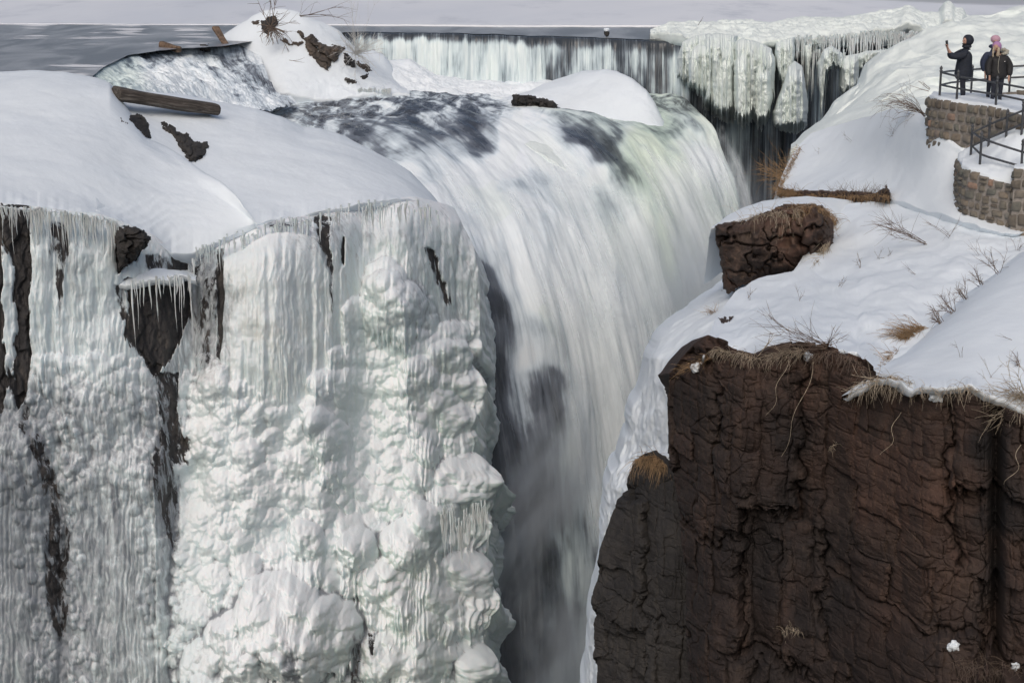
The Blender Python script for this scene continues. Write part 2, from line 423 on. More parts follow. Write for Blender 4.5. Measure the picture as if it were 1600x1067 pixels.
def mat_plain(name, col, rough=0.7, var=0.25, sc=6, metal=0.0, bump=0.2, bd=0.01):
    m = M_(name); c = m.coord(); n = m.noise(c, sc, 5, 0.6)
    k = m.mix(m.maprange(n, 0.3, 0.7), tuple(x*(1-var) for x in col), tuple(min(1, x*(1+var)) for x in col))
    m.set(Base_Color=k, Roughness=rough, Metallic=metal); m.bump(n, bump, bd); return m.m

SNOW = mat_snow(); ICE = mat_ice()
SNOW_ICE = mat_snow('icy_snow', (0.71, 0.775, 0.765), 0.4)
BCOL = [(0.022, 0.019, 0.019), (0.050, 0.034, 0.029), (0.115, 0.062, 0.044), (0.013, 0.012, 0.013), (0.11, 0.08, 0.062)]
BROWN = mat_rock('brown_rock', BCOL)
CLIFF = mat_rock('cliff_rock', BCOL, attrs=True)
DARK = mat_rock('dark_rock', [(0.018, 0.018, 0.020), (0.032, 0.031, 0.032), (0.05, 0.047, 0.045), (0.014, 0.014, 0.015), (0.06, 0.055, 0.05)])
BOULDER = mat_rock('boulder_rock', [(0.03, 0.028, 0.027), (0.06, 0.053, 0.048), (0.12, 0.095, 0.075), (0.02, 0.02, 0.02), (0.15, 0.12, 0.10)], sc=2.5, bumpd=0.06)
WATER = mat_water(); 
TWIG = mat_plain('dry_twig', (0.16, 0.12, 0.095), 0.8)
FROST = mat_plain('frosted_twig', (0.55, 0.55, 0.53), 0.8)
GRASS = mat_plain('dry_grass', (0.30, 0.20, 0.11), 0.85, 0.45, 9)
PALEGRASS = mat_plain('pale_dry_grass', (0.40, 0.34, 0.26), 0.85, 0.4, 9)
IRON = mat_plain('painted_iron', (0.055, 0.06, 0.068), 0.45, 0.3, 12)
# ---------------------------------------------------------------- river above the dam, frozen river beyond
def crest(px):
    return pc(px, [(-700, 160), (100, 150), (135, 128), (160, 106), (200, 87), (245, 79), (300, 75), (350, 72), (420, 60), (560, 50), (700, 52), (800, 55), (950, 60), (1060, 64), (1250, 62), (1400, 50), (1700, 45)], 4)+1.0*fbm2(px*.035, px*0, 17, 4)
def river():
    px = np.linspace(-700, 1750, 800)[None, :]; t = np.linspace(0, 1, 110)[:, None]
    yb = crest(px); py = 18+(yb-18)*t
    px = np.broadcast_to(px, py.shape)
    P = UZ(px, py, 0.0)
    P[..., 2] += 0.03*fbm2(P[..., 0]*0.5, P[..., 1]*0.15, 3, 4)
    m = M_('river_water'); c = m.coord((0.35, 0.12, 1)); n = m.noise(c, 1.0, 6, 0.6, 0.8); n2 = m.noise(m.coord((0.5, 1.6, 1)), 1.0, 5, 0.6)
    sl = m.noise(m.coord((0.10, 0.32, 1)), 1.0, 7, 0.62, 0.5)
    thr = m.attr('slush')
    f = m.maprange(m.math('ADD', sl, thr), 0.60, 0.68)
    col = m.mix(f, m.mix(m.maprange(n, 0.35, 0.65), (0.17, 0.18, 0.20), (0.36, 0.375, 0.40)), m.mix(n, (0.55, 0.58, 0.62), (0.8, 0.82, 0.84)))
    m.set(Base_Color=col, Roughness=m.maprange(f, 0, 1, 0.28, 0.8)); m.b.inputs['Specular IOR Level'].default_value = 0.28
    m.bump(m.math('ADD', n, n2), 0.6, 0.12)
    sl_ = rbf(px, py, [(60, 45, .17), (200, 46, .17), (300, 48, .10), (400, 50, 0), (90, 60, -.02), (110, 91, .06), (30, 100, -.12), (250, 62, 0), (60, 75, -.12), (200, 75, -.12), (400, 40, -.2), (700, 42, -.2), (1000, 50, -.2), (1300, 50, -.2), (100, 92, .01)], 40)
    o = grid('river_water', P, m.m, {'slush': sl_}); tag(o, 'dark open river water above the dam', kind='structure')
    # snow covered ice sheet beyond the open water, one sheet out to the horizon
    x = np.linspace(-1, 1, 500)[None, :]; d = 0.0+(np.linspace(0, 1, 220)**3)[:, None]
    y0 = DZ(pc(800+x*900, [(-100, 34), (100, 34), (400, 37), (600, 38), (900, 44), (1100, 48), (1700, 45)], 20)+1.2*fbm2(x*9, x*0, 5, 4), 0.0)
    Y = y0+d*3000; X = x*(70+Y*0.8)
    X = np.broadcast_to(X, Y.shape)
    P = np.stack([X, Y, 0.10+0.25*sstep(0, .02, d)*np.ones_like(X)+0.12*fbm2(X*.03, Y*.012, 9, 5)], -1)
    P = np.concatenate([P[:1]+np.array([0, 0, -0.25]), P], 0)
    m = M_('snowy_ice'); a = m.noise(m.coord((0.02, 0.006, 1)), 1.0, 6, 0.6, 0.6); b = m.noise(m.coord((0.15, 0.05, 1)), 1, 6, 0.7)
    k = m.mix(m.maprange(a, 0.35, 0.65), (0.62, 0.665, 0.73), (0.76, 0.79, 0.83)); k = m.mix(m.maprange(b, 0.5, 0.75), k, (0.56, 0.60, 0.66))
    k = m.mix(m.attr('lead'), k, (0.30, 0.32, 0.35))
    m.set(Base_Color=k, Roughness=0.7); m.bump(b, 0.2, 0.05)
    dq = P-CAM; cp, sp = math.cos(PITCH), math.sin(PITCH); dep = dq[..., 1]*cp-dq[..., 2]*sp; qx = W/2+FPX*dq[..., 0]/dep; qy = H/2-FPX*(dq[..., 1]*sp+dq[..., 2]*cp)/dep
    wob = 1.6*fbm2(P[..., 0]*.05, P[..., 1]*.02, 4, 4)
    lead = sstep(-1.5, 1.5, pc(qx, [(1180, -8), (1350, -1), (1480, 5), (1560, 8), (1750, 7)])-qy+wob)*sstep(-14, -8, qy)*sstep(1150, 1350, qx)*.7+.35*np.exp(-((qy-24-wob)/2.0)**2)*sstep(1500, 1560, qx)
    o = grid('river_ice', P, m.m, {'lead': lead}); tag(o, 'snow covered ice on the river', kind='structure')
river()

def uvm(P, flowrows=True):
    dv = np.linalg.norm(np.diff(P, axis=0), axis=-1).mean(1); v = np.concatenate([[0], np.cumsum(dv)])
    du = np.linalg.norm(np.diff(P, axis=1), axis=-1).mean(0); u = np.concatenate([[0], np.cumsum(du)])
    return np.stack(np.broadcast_arrays(u[None, :], v[:, None]), -1)

# ---------------------------------------------------------------- dam wall with the water running over it
def dam_spill():
    px = np.linspace(540, 1440, 900); yb = crest(px)
    P0 = UZ(px, yb, 0.0)
    zf = pc(px, [(540, -3.6), (700, -4.0), (1000, -4.4), (1060, -7), (1130, -14), (1440, -14)], 20)
    rows = []
    for s in np.concatenate([np.linspace(0, 1, 14)*0.12, np.linspace(0.14, 1, 70)]):
        dy = -0.25-1.3*np.sqrt(s); dz = zf*s**1.25
        rows.append(P0+np.stack([0*px, dy+0*px, dz-0.03], -1))
    P = np.array(rows); n = P.shape
    uv = uvm(P); a = fbm2(uv[..., 0]*1.3, uv[..., 1]*.12, 5, 4); P[..., 1] -= 0.35*a*sstep(.0, 1.2, -P[..., 2])
    S = np.linspace(0, 1, n[0])[:, None]; PX = np.broadcast_to(px, n[:2])
    dark = pc(PX, [(540, .65), (640, .74), (700, .66), (800, .62), (850, .46), (900, .40), (930, .46), (985, .30), (1020, .34), (1060, .45), (1100, .3), (1200, .16), (1440, .10)], 8)
    foam = dark+.08+0.26*fbm2(uv[..., 0]*.8, uv[..., 1]*.2, 8, 3)
    foam = foam*sstep(.10, .30, S+0.06*fbm2(uv[..., 0]*1.5, uv[..., 1]*0, 4, 3))+0.02
    o = grid('dam_spill_water', P, mat_water('spill_water', 11, .5, green=(0.80, 0.86, 0.78), amp=1.15), {'foam': foam, 'tint_g': 0.5+0*S*PX}, uv)
    tag(o, 'water running over the long low dam in pale strands', kind='structure')
    # the masonry wall itself, just behind the water
    W_ = P.copy(); W_[..., 1] += 0.9; W_[..., 2] -= 0.3
    B = W_[::6].copy(); bk = W_[:1].copy(); bk[..., 1] += 3; bk[..., 2] -= 0.3
    dm = grid('dam_wall', np.concatenate([bk, B], 0), DARK); tag(dm, 'dark dam wall behind the strands of falling water', 'dam')
dam_spill()

def loft_z(rows, nu, nv, f=crom):
    A = np.array([[list(UZ(p[0], p[1], p[2])) for p in r] for r in rows]); return f(f(A, nu, 1), nv, 0)
def left_cascade():
    rows = [[(135, 128, 87.2), (160, 106, 95.5), (200, 87, 104), (245, 79, 108.5), (300, 75, 111), (350, 72, 113), (400, 66, 117)],
            [(138, 129, 86.6), (165, 109, 94.8), (206, 90, 103.3), (249, 83, 107.8), (303, 79, 110.3), (352, 77, 112.2), (402, 72, 115.5)],
            [(158, 136, 86.2), (184, 124, 93.8), (222, 106, 101.8), (265, 100, 106.2), (310, 97, 108.8), (358, 97, 110.6), (410, 98, 112.5)],
            [(180, 142, 85), (222, 136, 92), (262, 130, 98.5), (305, 126, 103.5), (350, 127, 106.5), (390, 132, 108.5), (425, 134, 110.5)],
            [(190, 170, 84), (230, 170, 88.5), (280, 168, 94), (320, 165, 99), (365, 160, 103), (405, 155, 106), (440, 149, 109.5)],
            [(190, 200, 82), (230, 198, 86), (280, 194, 91), (320, 188, 95.5), (370, 182, 100), (425, 174, 104), (465, 164, 108.5)]]
    P = U(*[crom(crom(np.array([[p[i] for p in r] for r in rows], float), 420, 1), 300, 0) for i in range(3)])
    px = np.array([[p[0] for p in r] for r in rows], float); py = np.array([[p[1] for p in r] for r in rows], float)
    PX = crom(crom(px, 420, 1), 300, 0); PY = crom(crom(py, 420, 1), 300, 0)
    uv = uvm(P)
    a = fbm3(P, 1.0, 6, 5, .55); ridg = 1-np.abs(fbm3(P, 1.6, 9, 4))*2
    amp = sstep(0.10, .5, np.linspace(0, 1, 300))[:, None]
    P[..., 2] += amp*(0.35*a+0.35*ridg*0.5)
    foam = rbf(PX, PY, [(150, 118, .5), (170, 112, .72), (190, 100, .6), (200, 92, .25), (230, 85, .08), (260, 95, .3), (240, 100, .25), (280, 108, .9), (210, 115, .75), (225, 105, .65), (250, 118, .95), (230, 125, 1.), (290, 120, 1.), (275, 85, .2), (310, 85, .5), (300, 100, .5), (330, 95, .6), (340, 110, .45), (360, 120, .5), (320, 125, .8), (360, 90, .6), (380, 138, .5), (420, 140, .55), (400, 160, .6), (440, 165, .5), (350, 140, .7), (320, 140, .9), (250, 142, .9)], 12)
    foam = np.minimum(foam+.08, 0.10+sstep(.0, .13, np.linspace(0, 1, 300))[:, None]*1.0)
    tg = rbf(PX, PY, [(165, 112, 1.), (190, 110, .8), (250, 100, .1), (300, 130, .1), (400, 120, 0)], 30)
    tag(grid('cascade_water', P, mat_water('cascade', 8, .8, green=(.86, .92, .84), amp=1.0), {'foam': foam, 'tint_g': tg, 'turb': .55*sstep(.15, .4, np.linspace(0, 1, 300))[:, None]+0*foam}, uv), 'white water tumbling over the broken end of the dam', kind='structure')
left_cascade()

def foam_pool():
    P, PX, PY = mound_P((560, 960), [(560, 92), (600, 96), (640, 92), (680, 118), (730, 127), (960, 130)], [(560, 152), (700, 160), (760, 168), (830, 178), (960, 185)],
                        [(560, 119), (960, 119)], [(560, 113.5), (700, 112.5), (800, 110.5), (960, 110)], 420, 130, prof=.7, back=((1, -.3), (1, -1)), front=((.5, -.4), (1, -1)))
    a = fbm3(P, 2.2, 31, 6, .55)
    P[..., 2] += 0.55*a*sstep(0, 0.3, (PY-90)/60)
    uv = P[..., :2].copy()
    foam = 0.98+0.1*a-0.25*sstep(150, 170, PY+8*a)*(PX < 800)
    tag(grid('foam_water', P, mat_water('foam', 5, 5, amp=.5), {'foam': foam, 'tint_g': 0*foam}, uv), 'white foam at the foot of the dam', kind='structure')
foam_pool()

# ---------------------------------------------------------------- the great fall
FALL = [  # columns left to right, each one flow line: (px, py, D)
    [(330, 150, 113), (430, 182, 106.5), (520, 220, 100), (600, 270, 93), (650, 330, 86), (685, 430, 81), (715, 580, 79), (738, 820, 78), (755, 1200, 77)],
    [(480, 147, 113.5), (580, 170, 108), (660, 212, 101.5), (720, 262, 96), (765, 330, 89), (797, 430, 85), (832, 570, 83), (862, 800, 82), (880, 1200, 81)],
    [(620, 147, 114), (700, 160, 109.5), (772, 190, 104), (830, 245, 98.5), (870, 320, 92.5), (906, 425, 88.5), (940, 565, 86.5), (966, 800, 85.5), (978, 1200, 84.5)],
    [(720, 145, 115.5), (800, 165, 110.5), (875, 192, 105), (930, 235, 100.5), (985, 310, 95.5), (1023, 425, 91.5), (1048, 565, 89.5), (1064, 800, 88.5), (1070, 1200, 87.5)],
    [(850, 150, 117), (925, 172, 111.5), (985, 192, 107.5), (1030, 225, 103), (1075, 300, 98.5), (1108, 415, 95), (1125, 560, 93), (1130, 800, 92), (1130, 1200, 91)],
    [(1000, 138, 118.5), (1055, 150, 114.5), (1090, 168, 111), (1118, 200, 107.5), (1142, 275, 103), (1155, 400, 99.5), (1165, 560, 98), (1170, 800, 97), (1170, 1200, 96)],
]
def fall_arrays(nu, nv):
    A = np.array(FALL, float).transpose(1, 0, 2)     # rows along the flow
    A = crom(crom(A, nu, 1), nv, 0)
    return A[..., 0], A[..., 1], U(A[..., 0], A[..., 1], A[..., 2])
FOAM = [(420, 160, .5), (500, 160, .42), (560, 160, .3), (650, 163, .24), (730, 172, .28), (770, 178, .5), (800, 185, .9), (480, 185, .6), (520, 205, .5), (600, 200, .38), (560, 185, .35), (650, 190, .3), (700, 200, .33), (745, 205, .25), (770, 190, .5), (560, 235, .8), (620, 230, .62), (640, 215, .5), (700, 235, .68), (620, 270, .9), (720, 290, .92),
        (800, 215, .95), (830, 270, .60), (800, 245, .92), (860, 225, 1.0), (890, 240, 1.0), (880, 290, .8), (910, 195, .35), (915, 214, .25), (938, 232, .25), (958, 216, .42), (900, 200, .4), (955, 262, .42), (985, 215, .8), (930, 262, .85), (905, 232, .8), (975, 245, .7), (945, 205, .55), (1010, 250, .85), (930, 290, .65), (975, 300, .6), (1000, 350, .95), (900, 350, .97), (800, 340, .9), (730, 350, .9),
        (770, 400, .82), (755, 430, .5), (765, 480, .36), (800, 430, .82), (760, 530, .22), (800, 520, .5), (840, 480, .85), (780, 600, .14), (830, 600, .38), (850, 560, .7), (890, 560, .95), (950, 550, 1), (760, 700, .08), (800, 700, .18), (850, 700, .42), (890, 700, .74), (950, 700, .95), (780, 800, .08), (840, 800, .25), (880, 820, .45), (930, 800, .78),
        (800, 880, .06), (850, 880, .16), (900, 900, .55), (780, 1000, .12), (850, 1000, .35), (900, 1050, .7), (820, 950, .2), (1060, 165, .5), (1050, 180, .38), (1085, 215, .75), (1110, 250, .9), (1060, 300, .95), (1080, 400, .97), (1060, 500, 1.)]
def falls():
    nu, nv = 760, 1000
    PX, PY, P = fall_arrays(nu, nv); uv = uvm(P); N = normals(P)
    lo = fbm2(uv[..., 0]*0.25, uv[..., 1]*.07, 5, 4); mid = fbm2(uv[..., 0]*.9, uv[..., 1]*.14, 15, 4); rip = fbm3(P, 1.1, 40, 5, .6)
    v = sstep(0.0, .25, np.linspace(0, 1, nv))[:, None]
    P = P+N*(lo*(0.25+0.8*v)+mid*(.08+0.05*v)+rip*0.26*(1-v))[..., None]
    wx = 16*fbm2(uv[..., 0]*.45, uv[..., 1]*.09, 81, 4); wy = 26*fbm2(uv[..., 0]*.3, uv[..., 1]*.06, 82, 4)
    foam = rbf(PX+wx, PY+wy, FOAM, 20)
    foam = foam+.14*sstep(.4, .9, foam)+.15*(1-v)*sstep(.5, .3, foam)
    foam += 0.16*fbm2(uv[..., 0]*.12, uv[..., 1]*.05, 77, 3)
    g = rbf(PX, PY, [(1010, 225, 1.0), (1050, 270, 1.0), (1080, 350, .8), (1010, 330, .5), (1075, 420, .55), (900, 230, .25), (960, 200, .5), (760, 200, .05), (850, 400, .05), (800, 600, 0), (940, 500, .2), (930, 700, .15), (600, 200, .08), (1090, 250, .2), (1110, 200, .6)], 30)
    g = np.clip(g+0.35*fbm2(uv[..., 0]*.35, uv[..., 1]*.03, 50, 3)*(g > .1), 0, 1)
    mt = mat_water('fall_water', 7.5, 1.25, green=(.82, .88, .72), amp=.9, fine=.55)
    o = grid('waterfall', P, mt, {'foam': foam, 'tint_g': g, 'turb': 1-sstep(.10, .30, np.linspace(0, 1, nv))[:, None]+0*foam}, uv); tag(o, 'white water of the great fall bending over its lip into the chasm', kind='structure')
    # a looser veil of spray a little in front of the sheet
    PX, PY, P = fall_arrays(420, 520); uv = uvm(P); N = normals(P)
    v = np.linspace(0, 1, 520)[:, None]
    lo = fbm2(uv[..., 0]*.5, uv[..., 1]*.08, 25, 4)
    P = P+N*(0.5+1.6*v+0.6*lo)[..., None]
    k = rbf(PX, PY, FOAM, 26)
    al = (0.25+0.5*k)*sstep(.28, .55, v+0*k)*sstep(1.0, .97, np.broadcast_to(np.linspace(0, 1, 420)[None, :], k.shape))
    al = np.where(v < .2, -1, al)
    o = grid('spray_veil', P, mat_water('veil_water', 6, .35, True, amp=.6, fine=.6), {'foam': .9+0*k, 'alpha': al, 'tint_g': 0.12+0*k}, uv+np.array([31., 7.])); tag(o, 'loose falling spray in front of the fall', kind='stuff')
falls()

# dark chasm wall right of the fall, wet and streaked
def recess():
    P, PX, PY = mound_P((1080, 1420), [(1080, 60), (1420, 60)], [(1080, 700), (1420, 700)], [(1080, 116), (1200, 119), (1420, 122)], [(1080, 108), (1420, 112)], 300, 420, prof=1, back=(), front=(), ease=1)
    r = fbm3(P*np.array([1, 1, .3]), 1.6, 60, 5); P[..., 1] += r*.9
    th = 0.6+0*PX+.35*fbm2(PX*.05, PY*.008, 3, 4)
    tag(grid('chasm_wall', P, ICE, {'rock': 0.22+.2*fbm2(PX*.03, PY*.01, 9, 4), 'thin': th+.85, 'tint_g': 0*PX, 'tint_w': 0*PX, 'rime': .2+0*PX}), 'dark wet cliff at the back of the chasm', kind='structure')
    x = np.linspace(-70, 90, 40)[None, :]; y = np.linspace(25, 135, 40)[:, None]
    X, Y = np.broadcast_arrays(x, y); Q = np.stack([X, Y, -32+0*X+.4*fbm2(X*.3, Y*.3, 4, 4)], -1)
    tag(grid('chasm_water', Q, mat_plain('deep_water', (0.10, 0.12, 0.13), .3), ), 'dark water at the bottom of the chasm', kind='structure')
recess()
# ---------------------------------------------------------------- ice wall on the left
RIM = [(-120, 322), (0, 322), (60, 328), (110, 335), (150, 338), (185, 350), (235, 372), (270, 398), (300, 396), (350, 374), (420, 350), (480, 340), (560, 318), (640, 312), (690, 325), (760, 360)]
WR = [(300, 700), (330, 712), (375, 735), (450, 742), (530, 744), (560, 733), (605, 742), (640, 735), (700, 733), (740, 752), (800, 764), (860, 758), (915, 756), (960, 746), (1010, 748), (1067, 750), (1300, 752)]
def caps_field(X, Y, feats, seed, mode=0, WX=0, WY=0):
    "max-field of rounded caps with dripping tails; X, Y regular pixel grids"
    Hh = np.zeros(X.shape, np.float32); x0, y0 = X[0, 0], Y[0, 0]; dx = X[0, 1]-X[0, 0]; dy = Y[1, 0]-Y[0, 0]
    for (cx, cy, w, h, L, rag) in feats:
        i0 = max(0, int((cx-w-x0)/dx)); i1 = min(X.shape[1], int((cx+w-x0)/dx)+2)
        j0 = max(0, int((cy-1.2*w-y0)/dy)); j1 = min(X.shape[0], int((cy+max(L, 1.6*w)-y0)/dy)+2)
        if np.ndim(WX): i0 = max(0, i0-8); j0 = max(0, j0-8); i1 = min(X.shape[1], i1+8); j1 = min(X.shape[0], j1+8)
        if i1 <= i0 or j1 <= j0: continue
        x = X[j0:j1, i0:i1]; y = Y[j0:j1, i0:i1]
        if np.ndim(WX): x = x+WX[j0:j1, i0:i1]; y = y+WY[j0:j1, i0:i1]
        u = (x-cx)/w; v = (y-cy)
        colr = vn2(x/3.1, y*0+cx, seed)*.6+vn2(x/1.3, y*0+cy, seed+1)*.4
        a2 = np.clip(1-u*u, 0, 1)
        w1 = w*1.05
        bulb = np.sqrt(np.clip(a2-np.where(v < 0, v/w1, v/(w1*1.05))**2, 0, 1))
        Lx = L*(1-rag*(0.5+0.5*colr))*np.sqrt(a2)+1e-3
        if mode: bulb = 0*bulb
        tail = (sstep(0, mode, v)**.6 if mode else .84)*a2**(.5 if mode else .35)*np.clip(1-(v/Lx), 0, 1)**.4*(1-(.08 if mode > 50 else .11 if mode else .22)*(colr+1))*(v > 0)
        f = h*np.maximum(bulb, tail)
        Hh[j0:j1, i0:i1] = np.maximum(Hh[j0:j1, i0:i1], f)
    return Hh
def ice_wall():
    nu, nv = 1250, 1150
    s = np.linspace(0, 1, nu)[None, :]; t = np.linspace(0, 1, nv)[:, None]
    # pixel grid: columns converge on the ragged right edge
    yr = np.linspace(300, 1230, nv)[:, None]
    xr = pc(yr, WR, 5)
    px0 = -110+(xr+110)*s
    rim = pc(px0, RIM, 5)-5
    py = rim+(1230-rim)*t; xr = pc(py[:, -1:], WR, 5); px = -110+(xr+110)*s
    Dtop = pc(px, [(-110, 57.5), (0, 58.5), (200, 61), (300, 62.5), (400, 64), (560, 67.5), (640, 70), (740, 75)], 30)
    Dbot = pc(px, [(-110, 53.5), (0, 54.5), (270, 57), (330, 57), (500, 59), (640, 62), (740, 66)], 30)
    k = np.clip((py-rim)/(1100-rim), 0, 1.2)
    D = Dtop+(Dbot-Dtop)*k**1.15
    D = D+1.7*np.exp(-(py-rim)/26)*sstep(290, 380, px)+.5*np.exp(-(py-rim)/20)
    D = D+1.3*np.exp(-((px-575)/34)**2)*sstep(900, 640, py)-1.1*np.exp(-((px-690)/60)**2)*sstep(620, 800, py)-.8*np.exp(-((px-440)/70)**2)*sstep(820, 960, py)-.9*np.exp(-((px-430)/60)**2)*sstep(700, 560, py)+1.0*np.exp(-((px-300)/30)**2)*sstep(980, 700, py)
    P = U(px, py, D)
    # -- relief, computed on a regular pixel grid then sampled
    gx = np.arange(-130, 800, 0.75); gy = np.arange(290, 1250, 0.75); X, Y = np.meshgrid(gx, gy)
    R = np.random.default_rng(5)
    big, med, sml = [], [], []
    big += [(722, 742, 42, 1.5, 150, .45), (700, 800, 26, .9, 140, .4), (668, 815, 40, 1.2, 330, .35), (640, 850, 46, 1.5, 330, .3), (612, 905, 42, 1.2, 300, .4), (628, 470, 38, 1.3, 90, .3), (600, 440, 34, .9, 110, .4), (660, 590, 36, .9, 150, .4),
            (440, 965, 78, 1.7, 100, .5), (515, 975, 55, 1.9, 90, .4), (380, 1000, 62, 1.4, 120, .4), (470, 1020, 40, 1.6, 110, .5), (520, 680, 30, 1.0, 100, .4), (700, 555, 30, .8, 170, .4), (690, 640, 38, 1.0, 190, .3), (728, 600, 22, .8, 140, .3), (725, 890, 34, 1.1, 130, .5), (690, 930, 30, .9, 150, .4), (660, 1020, 46, 1.2, 140, .4), (600, 1010, 40, 1.2, 120, .4), (735, 1030, 26, 1.0, 150, .4), (560, 850, 34, 1.0, 120, .4), (480, 840, 30, .9, 110, .4), (330, 1030, 44, 1.0, 100, .4), (505, 660, 26, .9, 80, .4)]
    START = [(-110, 560), (0, 600), (60, 590), (130, 580), (200, 560), (285, 600), (340, 560), (400, 610), (470, 645), (520, 565), (560, 465), (600, 430), (650, 440), (690, 500), (745, 545)]
    for _ in range(230):
        x, y = R.uniform(290, 745), R.uniform(430, 1120)
        if y < pc(x, START)+10: continue
        w = R.uniform(12, 28); med.append((x, y, w, w*.026, w*R.uniform(2.5, 6.5), .5))
    for _ in range(4200):
        x, y = R.uniform(-100, 748), R.uniform(430, 1180)
        if x < 272 and (y > 720 or R.random() > .45): continue
        if y < pc(x, START)+R.uniform(-15, 40): continue
        w = R.uniform(4.5, 15); med.append((x, y, w, w*.021*R.uniform(.7, 1.5), w*R.uniform(1.5, 5.5), .6))
    for _ in range(700):                       # lumps down the two bouldery gullies of the left half
        q = R.random(); y = R.uniform(600, 1100)
        x = (R.normal(90, 22) if q < .5 else R.normal(262, 16)) if y < 1000 else R.normal(100, 25)
        w = R.uniform(3.5, 9.5); sml.append((x, y, w, w*.034, w*R.uniform(1.0, 2.5), .4))
    for _ in range(500):
        x, y = R.uniform(-90, 270), R.uniform(560, 760); w = R.uniform(6, 17); med.append((x, y, w, w*.02, w*R.uniform(1.5, 4), .4))
    for _ in range(9000):
        x, y = R.uniform(285, 750), R.uniform(450, 1180)
        if y < pc(x, START): continue
        w = R.uniform(2.0, 6.0); sml.append((x, y, w, w*.020, w*R.uniform(1.0, 2.2), .3))
    HB = caps_field(X, Y, big, 3, 0, 7*fbm2(X*.03, Y*.03, 51, 3), 8*fbm2(X*.03, Y*.03, 52, 3)); HM = caps_field(X, Y, med, 7, 0, 4.5*fbm2(X*.07, Y*.06, 53, 3), 5*fbm2(X*.07, Y*.06, 54, 3)); HS = caps_field(X, Y, sml, 11)
    # flutes: long vertical organ pipes in the upper part
    fl = []
    for _ in range(170):
        x = R.uniform(340, 745); y = pc(x, RIM)+R.uniform(0, 55); w = R.uniform(5, 17); fl.append((x, y, w, w*.034, R.uniform(120, 300), .35))
    for x in (372, 392, 412, 432, 455, 478, 497, 516, 545, 580): fl.append((x, pc(x, RIM)+8, 15, .55, 300, .2))
    for _ in range(140):
        x = R.uniform(-100, 340); y = pc(x, RIM)+R.uniform(0, 60); w = R.uniform(4, 16); fl.append((x, y, w, w*.02, R.uniform(90, 320), .35))
    for _ in range(330):
        x = R.uniform(-100, 745); y = pc(x, RIM)+R.uniform(0, 220); w = R.uniform(1.8, 5.5); fl.append((x, y, w, w*.024, R.uniform(25, 110), .3))
    HF = caps_field(X, Y, fl, 17, 45, 4*fbm2(X*.03, Y*.02, 57, 3), 0*X)
    # broad frozen aprons with fine vertical streaks, lower left
    ap = [(30, 640, 60, .9, 900, .1), (150, 560, 52, .9, 900, .1), (215, 670, 58, 1.3, 900, .1), (175, 470, 50, .8, 600, .2), (60, 720, 40, .7, 700, .1), (-60, 560, 60, .8, 900, .1), (120, 345, 42, .8, 320, .3), (65, 345, 24, .6, 320, .3), (165, 345, 24, .6, 250, .3)]
    HA = caps_field(X, Y, ap, 23, 60, 10*fbm2(X*.02, Y*.012, 56, 3), 0*X)
    XW = X+9*fbm2(X*.012, Y*.02, 15, 4); st = fbm2(XW*.11, Y*.022, 5, 5, .62)*(.7+.8*fbm2(X*.02, Y*.02, 19, 2))
    Hh = HB+HM*1.0+HS*.55+HF*(.9-.35*(X < 280))+HA*.7
    low = sstep(560, 660, Y)*(X > 250)
    env = fbm2(X*.011, Y*.006, 61, 3); gul = 1-np.abs(fbm2(X*.02+.3*env, Y*.007, 63, 3))*2
    Hh = Hh*(1+.3*fbm2(X*.025, Y*.02, 66, 3)*low)
    Hh += .075*(1-low)*fbm2(XW*.24, Y*.035, 93, 5)+st*(.07-.01*low)+.03*low*fbm2(XW*.32, Y*.035, 91, 3)+.12*fbm2(X*.03, Y*.03, 8, 4)+low*.6*env+.10*low*np.abs(fbm2(X*.12, Y*.07, 64, 4))
    # ---- rock patches
    jx = 5*fbm2(X*.05, Y*.03, 31, 4)+2.2*vn2(X*.35, Y*.05, 32); jy = 9*fbm2(X*.07, Y*.03, 41, 4)
    def reg(poly, soft=5.0):
        return np.clip(polysd(X+jx, Y+jy, poly)/soft*.5+.5, 0, 1)
    rock = np.zeros(X.shape); thin = np.zeros(X.shape)
